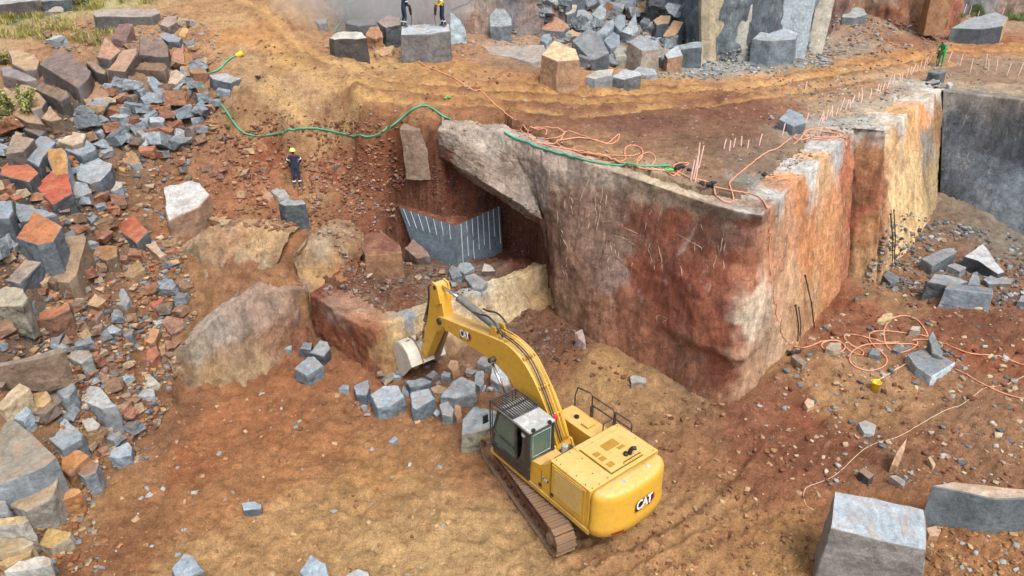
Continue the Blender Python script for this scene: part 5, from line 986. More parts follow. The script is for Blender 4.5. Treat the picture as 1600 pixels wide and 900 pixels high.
# ---------------------------------------------------------------- grass and the shrub at the left
def tufts(name, label, cat, regions, seed, cols, kind='stuff', hgt=.35, loc=None):
    rs = np.random.RandomState(seed); V, Fc, Cc = [], [], []; o_ = 0
    for poly, n in regions:
        xs = [p[0] for p in poly]; ys_ = [p[1] for p in poly]; k = 0; tr = 0
        while k < n and tr < n*30:
            tr += 1; x, y = rs.uniform(min(xs), max(xs)), rs.uniform(min(ys_), max(ys_))
            if not inpoly(x, y, poly) or fbm(np.array([[x*.05, y*.08, seed]]), 2)[0] < rs.uniform(-.3, .12): continue
            k += 1; g = np.array(at(x, y)[:])
            for b in range(14):
                a = rs.uniform(0, 6.28); rr = rs.uniform(0, .22); p = g+np.array([math.cos(a)*rr, math.sin(a)*rr, -.02]); l = hgt*rs.uniform(.5, 1.3); dx = np.array([math.cos(a), math.sin(a), 0])*l*rs.uniform(.2, .8)
                w = np.array([-math.sin(a), math.cos(a), 0])*.014; V += [p-w, p+w, p+dx*.5+[0, 0, l*.7]+w*.6, p+dx*.5+[0, 0, l*.7]-w*.6, p+dx+[0, 0, l]]
                Fc += [(o_, o_+1, o_+2), (o_, o_+2, o_+3), (o_+3, o_+2, o_+4)]; o_ += 5; c = hx(cols[rs.randint(len(cols))], .9)*rs.uniform(.7, 1.2); Cc += [c]*5
    o = mesh_obj(name, np.array(V), np.array(Fc), M['leaf'], cols=np.array(Cc)); tag(o, label, cat, kind=kind); return o
m, t_, b_, N_, L_ = newmat('leaf'); L_(attr(t_), b_.inputs['Base Color']); b_.inputs['Roughness'].default_value = .7; M['leaf'] = m
tufts('grass', 'dry yellow green grass among the blocks at the top left', 'grass', [([(100,-5),(165,-5),(160,14),(115,18)], 260), ([(0,26),(60,22),(70,30),(0,36)], 130), ([(150,40),(175,35),(180,55),(150,58)], 60), ([(0,36),(110,30),(140,60),(100,66),(0,60)], 150), ([(200,-5),(270,-5),(240,8),(180,6)], 60), ([(110,62),(160,58),(160,72),(115,74)], 40)], 8, ['a39a4c', '8a8a44', 'b5a565', '6f7c3a', 'c0ae72'])
tufts('grass', 'green weeds at the far top right corner', 'grass', [([(1495,18),(1530,10),(1540,26),(1500,28)], 90), ([(1570,20),(1600,18),(1600,34),(1575,32)], 70)], 9, ['5f7c4a', '7a8f5a', '8f9a64'])
def shrub(label, px, py, w, h, seed, n=700):
    rs = np.random.RandomState(seed); g = at(px, py); rt = empty('shrub', g); tag(rt, label, 'shrub'); bm = bmesh.new(); V, Fc, Cc = [], [], []; o_ = 0; tips = []
    for k in range(26):
        a = rs.uniform(0, 6.28); e = Vector((math.cos(a)*w*rs.uniform(.2, 1), math.sin(a)*w*.6*rs.uniform(.2, 1), h*rs.uniform(.4, 1))); tube_bm(bm, [(0, 0, -.1), e*.5+Vector((0, 0, .1)), e], [.02, .014, .006], 5); tips.append(e)
    bm_obj('stem', bm, plain('twig', '6a5c48', .8), rt)
    for k in range(n):
        e = tips[rs.randint(len(tips))]; p = np.array(e[:])*rs.uniform(.55, 1.05)+rs.normal(size=3)*.07; a, b = rs.normal(size=3), rs.normal(size=3); a /= np.linalg.norm(a); b = np.cross(a, b); b /= np.linalg.norm(b); s = rs.uniform(.05, .1)
        V += [p-a*s, p+b*s*.5, p+a*s, p-b*s*.5]; Fc.append((o_, o_+1, o_+2, o_+3)); o_ += 4; c = hx(['7f8648', '9c9a58', '6a7344', 'a8a060'][rs.randint(4)], .9)*rs.uniform(.7, 1.2); Cc += [c]*4
    mesh_obj('foliage', np.array(V), np.array(Fc), M['leaf'], rt, cols=np.array(Cc)); return rt
shrub('loose yellow green shrub spilling over boulders at the left edge', 32, 184, 1.5, 1.3, 4, 2200)
shrub('small green shrub in shade at the left edge below the yellow green one', 3, 205, .7, .6, 6, 500)
shrub('small dark green shrub left of the rounded tan boulder', 4, 100, .6, .6, 7, 400)
shrub('round dry bush at the top left behind the grey blocks', 128, 12, 1.4, .9, 9, 900)
# ---------------------------------------------------------------- excavator
YEL = 'e0aa2c'
def sp2(N, L, v):
    s_ = N('ShaderNodeSeparateXYZ'); L(v, s_.inputs[0]); k = N('ShaderNodeMath'); k.operation = 'MULTIPLY'; k.inputs[1].default_value = .25; L(s_.outputs['Z'], k.inputs[0]); return k.outputs[0]
def mat_paint():
    m, t, b, N, L = newmat('yellow_machine_paint'); v = texco(t); c0 = tuple(hx('d4a334', .82))
    ge = N('ShaderNodeNewGeometry'); sp = N('ShaderNodeSeparateXYZ'); L(ge.outputs['Normal'], sp.inputs[0])
    up = ramp(t, sp.outputs['Z'], [(.5, 0), (.95, 1)])
    dust = ramp(t, noise(t, v, 1.4, 7, .65, .5), [(.25, .25), (.7, .7)])
    c = mix(t, c0, tuple(hx('d6b884', .85)), math_(t, 'MULTIPLY', up, dust))
    c = mix(t, c, tuple(hx('a88044')), ramp(t, noise(t, v, 4, 8, .78, .3), [(.5, 0), (.68, .6)]))
    lo = ramp(t, sp2(N, L, v), [(1.1/4, .75), (1.45/4, 0)]); c = mix(t, c, tuple(hx('a07c50')), math_(t, 'MULTIPLY', lo, ramp(t, noise(t, v, 2.5, 6, .7), [(.4, 0), (.6, 1)]))); L(c, b.inputs['Base Color']); b.inputs['Roughness'].default_value = .45
    L(ramp(t, noise(t, v, 4, 5, .6), [(.3, .35), (.7, .7)]), b.inputs['Roughness']); bump(t, b, noise(t, v, 60, 3, .5), .2, .002); return m
M['yel'] = mat_paint()
M['yeld'] = plain('vent_grille', 'a8812c', .7, dirt='8a7448', bumpd=.01)
M['mud'] = plain('muddy_steel', '84664a', .85, 0, dirt='6f6a66', dscale=5, damt=.9, bumpd=.02)
M['rust'] = plain('rust_mud', '5f3a26', .9, dirt='8a6448', dscale=3, damt=.8, bumpd=.03)
M['frame'] = plain('dark_cab_frame', '2a2c2c', .45, dirt='7c6f5c', dscale=3, damt=.35, bumpd=0)
M['roof'] = plain('dusty_roof', '9c9c98', .7, dirt='c4c2ba', dscale=5, damt=.9)
M['hyd'] = plain('hydraulic_hose', '26282a', .5, dirt='8a7a60', damt=.5, bumpd=0)
M['cyl'] = plain('cylinder_body', '5c5f5f', .5, dirt='9c8a68', dscale=6, damt=.7, bumpd=.003)
M['chrome'] = plain('chrome_rod', 'd4d6d8', .2, 1., bumpd=0)
M['bkt'] = plain('scoured_bucket_steel', 'bcb8ac', .6, .1, dirt='b0946c', dscale=2.5, damt=.6, bumpd=.015)
M['white'] = plain('white_marking', 'e4e4e0', .5, bumpd=0); M['blk'] = plain('black_marking', '1c1c1e', .5, bumpd=0); M['red'] = plain('red_marking', 'b8242c', .4, bumpd=0)
m, t_, b_, N_, L_ = newmat('tinted_glass'); b_.inputs['Base Color'].default_value = (.10, .16, .13, 1); b_.inputs['Roughness'].default_value = .08; b_.inputs['Alpha'].default_value = .72; M['glass'] = m
M['louv'] = plain('side_louvre', 'c2a468', .7, dirt='a08a5c', damt=.5, bumpd=0)
def box(bm, x0, x1, y0, y1, z0, z1):
    v = [bm.verts.new((x, y, z)) for x in (x0, x1) for y in (y0, y1) for z in (z0, z1)]
    for f in ((0,1,3,2),(4,6,7,5),(0,4,5,1),(2,3,7,6),(0,2,6,4),(1,5,7,3)): bm.faces.new([v[i] for i in f])
    return v
def bev(bm, r, seg=2):
    bmesh.ops.recalc_face_normals(bm, faces=bm.faces); bmesh.ops.bevel(bm, geom=list(bm.edges), offset=r, segments=seg, affect='EDGES', clamp_overlap=True, profile=.6)
def extr(bm, prof, y0, y1):
    """profile in x,z pulled from y0 to y1"""
    a = [bm.verts.new((x, y0, z)) for x, z in prof]; b = [bm.verts.new((x, y1, z)) for x, z in prof]; n = len(prof)
    bm.faces.new(a[::-1]); bm.faces.new(b)
    for i in range(n): bm.faces.new((a[i], a[(i+1) % n], b[(i+1) % n], b[i]))
def mk(name, fn, mat, parent, r=0, smooth=False, seg=2):
    bm = bmesh.new(); fn(bm)
    if r: bev(bm, r, seg)
    else: bmesh.ops.recalc_face_normals(bm, faces=bm.faces)
    return bm_obj(name, bm, M[mat], parent, smooth)
EX = Vector((1.60, 16.36, 0)); ez = min(gz_at(EX.x, EX.y, 3), .35)
ex = empty('excavator', (EX.x, EX.y, ez+.02), R(128.5)); tag(ex, 'yellow tracked excavator digging at the low rock ledge', 'excavator')
# tracks
def track(side):
    root = None; yc = side*1.10; Lh, rr = 2.05, .43; zc = .47
    def loop(s):
        # centre line of the shoe chain, s in metres
        per = 4*Lh+2*math.pi*rr; s %= per
        if s < 2*Lh: return (-Lh+s, zc+rr, 0)
        s -= 2*Lh
        if s < math.pi*rr: a = s/rr; return (Lh+rr*math.sin(a), zc+rr*math.cos(a), -a)
        s -= math.pi*rr
        if s < 2*Lh: return (Lh-s, zc-rr, math.pi)
        s -= 2*Lh; a = s/rr; return (-Lh-rr*math.sin(a), zc-rr*math.cos(a), math.pi-a)
    per = 4*Lh+2*math.pi*rr; n = 52
    def shoes(bm):
        for k in range(n):
            x, z, a = loop(per*k/n); w = per/n*.47
            M_ = Matrix.Translation((x, yc, z)) @ Matrix.Rotation(-a, 4, 'Y')
            vs = box(bm, -w, w, -.30, .30, -.02, .025)+box(bm, -w*.95, -w*.6, -.30, .30, .025, .075)+box(bm, w*.1, w*.3, -.30, .30, .025, .05)+box(bm, -w*1.1, w*1.1, -.09, .09, -.09, -.02)
            for v in vs: v.co = M_ @ v.co
    sh = mk('track_shoes', shoes, 'mud', ex); sh.rotation_euler = (0, 0, R(-11.5)); sh.location = (.30, .10, 0)
    mk('track_frame', lambda bm: (box(bm, -1.9, 1.85, yc-.16, yc+.16, .28, .66), box(bm, -1.5, 1.5, yc-.24, yc+.24, .58, .64)), 'rust', sh, .04)
    for nm, x in (('sprocket', -Lh), ('idler', Lh)):
        mk(nm, lambda bm: tube_bm(bm, [(x, yc-.22, zc), (x, yc-.12, zc), (x, yc+.12, zc), (x, yc+.22, zc), (x, yc+.3, zc)], [.2, .36, .36, .2, .16], 20), 'mud', sh)
    for k in range(8): mk('roller', lambda bm: tube_bm(bm, [(-1.55+k*.44, yc-.2, .2), (-1.55+k*.44, yc+.2, .2)], .12, 12), 'rust', sh)
    for x in (-.8, .7): mk('carrier_roller', lambda bm: tube_bm(bm, [(x, yc-.15, .78), (x, yc+.15, .78)], .07, 10), 'rust', sh)
    return sh
track(1); track(-1)
cf = mk('car_body', lambda bm: (box(bm, -.9, .9, -.8, .8, .5, .85), tube_bm(bm, [(0, 0, .8), (0, 0, 1.06)], .7, 28)), 'rust', ex, .03); cf.rotation_euler = (0, 0, R(-11.5))
W2 = 1.33
# main frame of the upper body with the yellow sill
mk('turntable_deck', lambda bm: (box(bm, -2.4, 1.55, -.6, .45, 1.06, 1.3), box(bm, -2.4, 1.95, .46, W2+.03, 1.06, 1.22), box(bm, -2.4, 1.15, -W2-.03, -.61, 1.06, 1.22)), 'yel', ex, .02)
# left panel between cab and engine, falling to the sill at the front
mk('side_panel', lambda bm: extr(bm, [(-.78, 1.22), (.42, 1.22), (.36, 1.55), (.16, 1.85), (-.05, 2.02), (-.4, 2.1), (-.78, 2.42)], .95, W2), 'yel', ex, .02)
mk('battery_deck', lambda bm: box(bm, -.78, .02, .38, .95, 1.3, 1.95), 'yel', ex, .03)
mk('rear_step', lambda bm: box(bm, -.02, .3, .5, .94, 1.86, 1.93), 'roof', ex, .01)
# engine housing
hood = mk('engine_housing', lambda bm: (box(bm, -2.36, -.79, -W2, W2, 1.22, 2.54),), 'yel', ex, .035)
mk('raised_hood', lambda bm: box(bm, -2.22, -1.02, -.82, .42, 2.545, 2.60), 'yel', hood, .015)
mk('hood_strip', lambda bm: box(bm, -1.0, -.82, -1.1, .5, 2.545, 2.575), 'yel', hood, .01)
for x0, x1, y0, y1 in ((-1.55, -1.25, -.62, -.1), (-1.72, -1.60, -.66, -.42), (-1.55, -1.38, .12, .32), (-1.78, -1.6, .12, .32), (-2.08, -1.9, .1, .32)):
    def vent(bm, a=(x0, x1, y0, y1)):
        n = max(4, int((a[1]-a[0])/.03))
        box(bm, a[0], a[1], a[2], a[3], 2.598, 2.606)
        for k in range(n): x = a[0]+(a[1]-a[0])*(k+.5)/n; box(bm, x-.005, x+.005, a[2], a[3], 2.606, 2.616)
    mk('vent', vent, 'yeld', hood)
mk('panel_gap', lambda bm: (box(bm, -2.245, -2.225, -.84, .44, 2.543, 2.549), box(bm, -2.23, -1.0, .425, .437, 2.543, 2.549), box(bm, -.806, -.79, -1.2, 1.2, 2.541, 2.547)), 'blk', hood)
mk('exhaust_pipe', lambda bm: (tube_bm(bm, [(-2.02, -.52, 2.58), (-2.02, -.52, 2.72), (-2.06, -.56, 2.80), (-2.14, -.62, 2.83)], [.06, .06, .062, .06], 12), tube_bm(bm, [(-1.98, -.4, 2.6), (-1.98, -.4, 2.68)], .07, 12)), 'blk', hood, 0, True)
mk('grab_rail', lambda bm: tube_bm(bm, [(-2.19, -.1, 2.6), (-2.19, -.1, 2.65), (-2.19, -.75, 2.65), (-2.19, -.75, 2.6)], .012, 6), 'blk', hood)
r_ = random.Random(2)
mk('bolts', lambda bm: [tube_bm(bm, [(x, y, 2.54), (x, y, 2.555)], .016, 8) for x, y in ((-2.3, 1.2), (-2.3, .95), (-2.28, .6), (-1.7, 1.2), (-.9, 1.2), (-.9, .7), (-1.9, .8), (-1.3, .6), (-2.28, -1.2), (-1.6, -1.2), (-.9, -1.2), (-2.1, 1.25), (-1.1, 1.22))], 'blk', hood)
# left louvred door and side door
mk('louvre_door', lambda bm: box(bm, -2.2, -.88, W2, W2+.02, 1.3, 2.46), 'yel', hood, .008)
def louv(bm):
    for k in range(15): z = 1.50+k*.062; box(bm, -2.08+.02*(k % 2), -1.0, W2+.018, W2+.032, z, z+.03)
mk('louvres', louv, 'louv', hood)
mk('door_gap', lambda bm: (box(bm, -.875, -.862, W2, W2+.022, 1.24, 2.5), box(bm, -.45, -.44, W2-.001, W2+.006, 1.25, 1.95)), 'blk', hood)
for x in (-.93, -.42): mk('door_latch', lambda bm: box(bm, x-.06, x+.06, W2+.02, W2+.04, 1.36, 1.46), 'blk', hood, .01)
# counterweight: plan curve, rounded top rim
def cwx(y): return -2.46-.56*max(0, 1-abs(y/1.345)**2.6)**(1/2.0)
def cwfun(bm):
    n = 48; ang = [math.pi*k/n for k in range(n+1)]; lv = [(1.08, -.10), (1.14, -.02), (1.3, 0), (1.42, .0), (1.5, -.03), (2.3, -.03), (2.42, -.07), (2.49, -.14), (2.52, -.24)]; rings = []
    for z, d in lv:
        rg = []
        for a in ang:
            y = 1.345*math.cos(a); x = cwx(y); s = 1+d/1.35
            rg.append(bm.verts.new((-2.40+(x+2.40)*(1+d/.8), y*s, z)))
        rg += [bm.verts.new((-2.38, -1.345*(1+d/1.35), z)), bm.verts.new((-2.38, 1.345*(1+d/1.35), z))]; rings.append(rg)
    m_ = len(rings[0])
    for a, b in zip(rings[:-1], rings[1:]):
        for k in range(m_): bm.faces.new((a[k], a[(k+1) % m_], b[(k+1) % m_], b[k]))
    bm.faces.new(rings[0][::-1]); bm.faces.new(rings[-1])
cw = mk('counterweight', cwfun, 'yel', ex, 0, True)
for y in (.35, -.62): mk('lifting_eye', lambda bm: tube_bm(bm, [(-2.62, y, 2.50), (-2.62, y, 2.535)], [.07, .06], 16), 'roof', cw)
def curved_decal(bm, y0, y1, z0, z1, off=.012, n=6, shape=None):
    pts = [[bm.verts.new((cwx(y0+(y1-y0)*i/n)*1.0-off+.03*0, y0+(y1-y0)*i/n, z)) for i in range(n+1)] for z in (z0, z1)]
    for i in range(n): bm.faces.new((pts[0][i], pts[0][i+1], pts[1][i+1], pts[1][i]))
    g_ = bmesh.ops.solidify(bm, geom=list(bm.faces), thickness=.008)
mk('rear_reflector', lambda bm: curved_decal(bm, .6, .98, 1.2, 1.27, .012), 'red', cw)
# CAT marking: letters, dark backing, red hexagon, yellow triangle
def text_mesh(s, size):
    cu = bpy.data.curves.new('marking_text', 'FONT'); cu.body = s; cu.size = size; cu.offset = size*.035; cu.align_x = 'CENTER'; cu.align_y = 'CENTER'; cu.space_character = .88
    o = bpy.data.objects.new('marking_text', cu); COL.objects.link(o); dg = bpy.context.evaluated_depsgraph_get(); me = bpy.data.meshes.new_from_object(o.evaluated_get(dg)); bpy.data.objects.remove(o); return me
def logo(parent, org, u, v, s, wrap=None):
    """marking of width about 1.5 s; u runs to the reader's right, v up"""
    u, v = Vector(u).normalized(), Vector(v).normalized(); n = u.cross(v)
    bm = bmesh.new()
    def put(poly, lift, mi):
        vs = [bm.verts.new((x, y, lift)) for x, y in poly]; f = bm.faces.new(vs); f.material_index = mi
    put([(.28*s, .36*s), (.62*s, .36*s), (.86*s, .16*s), (.86*s, -.16*s), (.52*s, -.46*s), (.08*s, -.46*s)], .000, 2)
    put([(-.80*s, -.42*s), (-.80*s, .16*s), (-.62*s, .36*s), (.56*s, .36*s), (.70*s, .12*s), (.70*s, -.12*s), (.34*s, -.42*s)], .003, 0)
    me = text_mesh('CAT', .86*s); k = len(bm.verts); bm.from_mesh(me); bm.verts.ensure_lookup_table(); bm.faces.ensure_lookup_table()
    for w in bm.verts[k:]: w.co = Vector((w.co.x*.86-.08*s, w.co.y*1.12, .006))
    for f in bm.faces[2:]: f.material_index = 1
    put([(-.34*s, -.40*s), (.22*s, -.40*s), (-.06*s, -.08*s)], .009, 3)
    for w in bm.verts:
        p = Vector(org)+u*w.co.x+v*w.co.y+n*w.co.z
        if wrap: p.x = wrap(p.y)-.014-w.co.z
        w.co = p
    o = bm_obj('marking', bm, M['blk'], parent)
    for k_ in ('white', 'red', 'yel'): o.data.materials.append(M[k_])
    return o
bm_sub = None
lg = logo(cw, (cwx(-.1), -.12, 1.86), (0, -1, 0), (0, 0, 1), .46, wrap=lambda y: cwx(y)*.985-.045)
logo(ex, (-.62+.0, W2+.012, 1.72), (-1, 0, 0), (0, 0, 1), .17)
# right hand tank box, railings
tank = mk('tank_box', lambda bm: (box(bm, -.77, 1.12, -W2, -.62, 1.22, 2.12), box(bm, .75, 1.13, -W2+.05, -.7, 1.22, 2.05)), 'yel', ex, .03)
mk('tank_step', lambda bm: box(bm, -.1, .2, -1.1, -.8, 2.12, 2.2), 'yel', tank, .02); mk('tank_lid', lambda bm: tube_bm(bm, [(.55, -.95, 2.12), (.55, -.95, 2.18)], .08, 16), 'blk', tank)
def rail(bm):
    for pts in ([(1.0, -1.3, 1.7), (1.05, -1.34, 2.5), (.95, -1.34, 2.85), (.4, -1.34, 2.95), (.3, -1.34, 2.9), (.3, -1.34, 2.15)], [(.3, -1.34, 2.88), (-.55, -1.34, 2.88), (-.62, -1.34, 2.8), (-.62, -1.34, 2.15)], [(.3, -1.34, 2.55), (-.6, -1.34, 2.55)],
                [(-.68, -1.34, 2.15), (-.68, -1.34, 2.85), (-1.25, -1.34, 2.85), (-1.32, -1.34, 2.78), (-1.32, -1.34, 2.52)], [(-.68, -1.34, 2.6), (-1.3, -1.34, 2.6)], [(-.62, -1.3, 2.6), (-.62, -.9, 2.6), (-.62, -.9, 2.2)]): tube_bm(bm, pts, .022, 8)
    box(bm, .26, .34, -1.38, -1.30, 2.1, 2.5); box(bm, -.7, -.6, -1.38, -1.30, 2.1, 2.45)
mk('railing', rail, 'frame', ex)
# machinery bay behind the cab
def bay(bm):
    tube_bm(bm, [(-.5, .12, 1.3), (-.5, .12, 2.05)], .1, 14)
    for k in range(5): tube_bm(bm, [(-.6+.1*k, -.45+.12*k, 1.35), (-.3+.05*k, -.2+.1*k, 1.75), (.1, -.3+.1*k, 1.7), (.4, -.2+.08*k, 1.5)], .025, 6)
    box(bm, -.7, -.2, -.5, -.15, 1.3, 1.7); box(bm, -.1, .25, -.45, .35, 1.3, 1.5)
mk('valve_block', bay, 'cyl', ex); mk('filter_can', lambda bm: tube_bm(bm, [(-.28, .3, 1.9), (-.28, .3, 2.2), (-.28, .3, 2.22)], [.1, .1, .07], 16), 'roof', ex, 0)
# cab
cb = mk('cab', lambda bm: (extr(bm, [(.05, 1.22), (1.72, 1.22), (1.80, 1.5), (1.72, 1.62), (.05, 1.62)], .5, 1.40), box(bm, .08, .5, .55, 1.35, 1.6, 1.95), box(bm, .5, .95, .68, 1.2, 1.6, 1.78), box(bm, .42, .55, .68, 1.2, 1.7, 2.4)), 'frame', ex, .03)
def pillars(bm):
    for y in (.5, 1.40):
        s = .045
        for pts in ([(.1, y, 1.5), (.02, y, 1.95), (.06, y, 2.96)], [(1.74, y, 1.5), (1.66, y, 2.2), (1.42, y, 2.96)], [(.62, y, 1.5), (.62, y, 2.96)], [(.05, y, 2.96), (1.42, y, 2.96)], [(.05, y, 1.62), (1.75, y, 1.62)]): tube_bm(bm, pts, s, 6)
    for x, z in ((.06, 2.96), (1.42, 2.96), (1.75, 1.62), (.06, 1.95)): tube_bm(bm, [(x, .5, z), (x, 1.40, z)], .05, 6)
    tube_bm(bm, [(.66, 1.425, 2.02), (1.66, 1.425, 2.1)], .018, 6)
    extr(bm, [(.02, 1.6), (.62, 1.6), (.36, 2.0), (.3, 2.5), (.34, 2.95), (.04, 2.95)], 1.385, 1.43)
mk('cab_frame', pillars, 'frame', cb)
mk('cab_roof', lambda bm: extr(bm, [(-.02, 2.98), (1.46, 2.98), (1.46, 3.03), (.7, 3.07), (-.02, 3.05)], .46, 1.44), 'roof', cb, .02)
mk('left_window', lambda bm: extr(bm, [(.65, 1.66), (1.70, 1.66), (1.63, 2.2), (1.40, 2.92), (.65, 2.92)], 1.39, 1.40), 'glass', cb)
mk('rear_window', lambda bm: (box(bm, .03, .045, .56, 1.34, 2.02, 2.9),), 'glass', cb)
mk('windscreen', lambda bm: extr(bm, [(1.76, 1.66), (1.68, 2.2), (1.46, 2.9), (1.44, 2.9), (1.66, 2.2), (1.74, 1.66)], .54, 1.36), 'glass', cb)
mk('right_window', lambda bm: extr(bm, [(.65, 1.66), (1.70, 1.66), (1.63, 2.2), (1.40, 2.92), (.65, 2.92)], .5, .51), 'glass', cb)
mk('window_seal', lambda bm: tube_bm(bm, [(.01, .62, 2.08), (.01, 1.28, 2.08), (.01, 1.28, 2.84), (.01, .62, 2.84), (.01, .62, 2.08)], .012, 6), 'roof', cb)
def guard(bm):
    for k in range(12): y = .5+.9*k/11; tube_bm(bm, [(.72, y, 3.12), (1.5, y, 3.16), (1.82, y, 3.10)], .02, 6)
    for x in (.72, 1.2, 1.8): tube_bm(bm, [(x, .46, 3.11), (x, 1.44, 3.11)], .025, 6)
    for y in (.46, 1.44): tube_bm(bm, [(1.82, y, 3.10), (1.80, y, 2.0), (1.80, y, 1.62)], .022, 6); tube_bm(bm, [(.72, y, 3.11), (1.82, y, 3.11)], .03, 6)
mk('roof_guard', guard, 'frame', cb)
def fguard(bm):
    for y in (.56, .95, 1.34): tube_bm(bm, [(1.84, y, 3.08), (1.84, y, 1.66)], .012, 6)
mk('front_guard', fguard, 'frame', cb)
mk('beacon', lambda bm: tube_bm(bm, [(.04, .42, 2.98), (.04, .42, 3.06), (.04, .42, 3.14), (.04, .42, 3.17)], [.06, .065, .06, .03], 14), 'red', cb, 0, True)
[mk('roof_lamp', lambda bm: box(bm, -.08, 0, y, y+.1, 3.05, 3.13), 'blk', cb, .01) for y in (1.26, .66)]
mk('mirror', lambda bm: (box(bm, 1.86, 1.90, 1.48, 1.66, 2.32, 2.6), tube_bm(bm, [(1.72, 1.42, 2.3), (1.84, 1.5, 2.4)], .014, 6)), 'blk', cb, .01)
mk('seat', lambda bm: (box(bm, .55, 1.0, .72, 1.16, 1.72, 1.86), box(bm, .5, .62, .72, 1.16, 1.86, 2.5)), 'blk', cb, .04)
me = text_mesh('336', .15); bm = bmesh.new(); bm.from_mesh(me)
for w in bm.verts: w.co = Vector((.24-w.co.x, 1.436, 2.78+w.co.y))
bm_obj('cab_marking', bm, M['white'], cb)
mk('cab_red_mark', lambda bm: box(bm, .04, .08, 1.43, 1.436, 2.66, 2.74), 'red', cb)
# boom, stick, bucket
YB = -.06
def smooth_poly(pts, k=5): return [(p.x, p.y) for p in spline([Vector(p) for p in pts], k)]
btop = [(.10, 1.72), (.45, 2.5), (1.0, 3.3), (1.7, 3.95), (2.5, 4.22), (3.4, 4.12), (4.8, 3.85), (6.3, 3.58)]
bbot = [(6.42, 3.22), (5.4, 3.2), (4.2, 3.24), (3.2, 3.22), (2.4, 2.98), (1.7, 2.4), (1.1, 1.85), (.62, 1.5), (.3, 1.42)]
boom = mk('boom', lambda bm: extr(bm, smooth_poly(btop, 4)+[(6.5, 3.5), (6.55, 3.35)]+smooth_poly(bbot, 4), YB-.27, YB+.27), 'yel', ex, .02)
logo(boom, (4.8, YB+.285, 3.55), (-1, 0, .20), (.20, 0, 1), .40)
for y in (YB-.14, YB-.02, YB+.1, YB+.18):
    pts = [Vector((x, y+.03*math.sin(x*3), z+.08)) for x, z in smooth_poly([(.1, 1.9), (.45, 2.6), (1.0, 3.38), (1.7, 4.05), (2.5, 4.32), (3.3, 4.25)], 4)]
    mk('hydraulic_line', lambda bm: tube_bm(bm, pts, .022, 6), 'hyd' if y > YB else 'yel', boom, 0, True)
[mk('line_clamp', lambda bm: box(bm, x-.04, x+.04, YB-.2, YB+.24, z+.0, z+.12), 'yel', boom, .01) for x, z in ((.52, 2.62), (1.05, 3.35), (1.8, 4.0), (2.7, 4.2))]
for k, y in enumerate((YB-.2, YB+.16)):
    pts = spline([Vector(p) for p in ((2.9, y, 4.3), (3.3, y, 4.62), (3.7, y, 4.7), (4.1, y+.02, 4.6), (4.4, y, 4.55))], 5); mk('loop_hose', lambda bm: tube_bm(bm, pts, .032, 7), 'hyd', boom, 0, True)
sc_ = mk('stick_cylinder', lambda bm: tube_bm(bm, [(3.35, YB, 4.33), (3.45, YB, 4.36), (5.45, YB, 4.56), (5.5, YB, 4.565)], [.09, .13, .13, .15], 16), 'cyl', boom, 0, True)
mk('cylinder_rod', lambda bm: tube_bm(bm, [(5.5, YB, 4.565), (6.62, YB, 4.60)], .055, 12), 'chrome', sc_, 0, True)
mk('cylinder_bracket', lambda bm: (extr(bm, [(3.1, 4.1), (3.6, 4.1), (3.45, 4.48), (3.25, 4.48)], YB-.2, YB-.14), extr(bm, [(3.1, 4.1), (3.6, 4.1), (3.45, 4.48), (3.25, 4.48)], YB+.14, YB+.2)), 'yel', boom, .01)
for y in (YB+.40, YB-.40):
    lc = mk('lift_cylinder', lambda bm: tube_bm(bm, [(1.35, y, 1.22), (1.45, y, 1.33), (2.35, y, 2.35), (2.4, y, 2.4)], [.1, .12, .12, .13], 16), 'cyl', ex, 0, True)
    mk('cylinder_rod', lambda bm: tube_bm(bm, [(2.4, y, 2.4), (3.15, y, 3.3)], .05, 12), 'chrome', lc, 0, True)
mk('lift_pin', lambda bm: (tube_bm(bm, [(3.18, YB-.5, 3.42), (3.18, YB+.5, 3.42)], .09, 14), tube_bm(bm, [(1.35, YB-.5, 1.2), (1.35, YB+.5, 1.2)], .08, 12)), 'frame', ex)
mk('boom_pin', lambda bm: tube_bm(bm, [(.3, YB-.38, 1.62), (.3, YB+.38, 1.62)], .1, 14), 'cyl', ex); mk('boom_foot', lambda bm: (extr(bm, [(-.1, 1.3), (.9, 1.3), (.45, 1.85), (.15, 1.85)], YB-.36, YB-.29), extr(bm, [(-.1, 1.3), (.9, 1.3), (.45, 1.85), (.15, 1.85)], YB+.29, YB+.36)), 'yel', ex, .01)
sprof = [(6.25, 3.1), (6.18, 3.55), (6.38, 4.35), (6.55, 4.68), (6.78, 4.72), (7.0, 4.5), (7.12, 3.9), (7.3, 3.2), (8.02, 1.25), (7.98, 1.08), (7.84, 1.05), (7.65, 1.2), (6.75, 2.75)]
stick = mk('stick', lambda bm: extr(bm, sprof, YB-.2, YB+.2), 'yel', ex, .03)
mk('stick_pin', lambda bm: (tube_bm(bm, [(6.38, YB-.34, 3.38), (6.38, YB+.34, 3.38)], .12, 16), tube_bm(bm, [(6.62, YB-.28, 4.6), (6.62, YB+.28, 4.6)], .08, 12), tube_bm(bm, [(7.92, YB-.3, 1.16), (7.92, YB+.3, 1.16)], .08, 12)), 'frame', stick)
mk('stick_cheek', lambda bm: (extr(bm, [(6.3, 4.1), (6.5, 4.72), (6.78, 4.76), (6.92, 4.2), (6.6, 3.9)], YB+.2, YB+.26), extr(bm, [(6.3, 4.1), (6.5, 4.72), (6.78, 4.76), (6.92, 4.2), (6.6, 3.9)], YB-.26, YB-.2)), 'yel', stick, .01)
bc = mk('bucket_cylinder', lambda bm: tube_bm(bm, [(7.1, YB, 4.3), (7.2, YB, 4.15), (7.75, YB, 2.8), (7.78, YB, 2.72)], [.07, .1, .1, .12], 14), 'cyl', stick, 0, True)
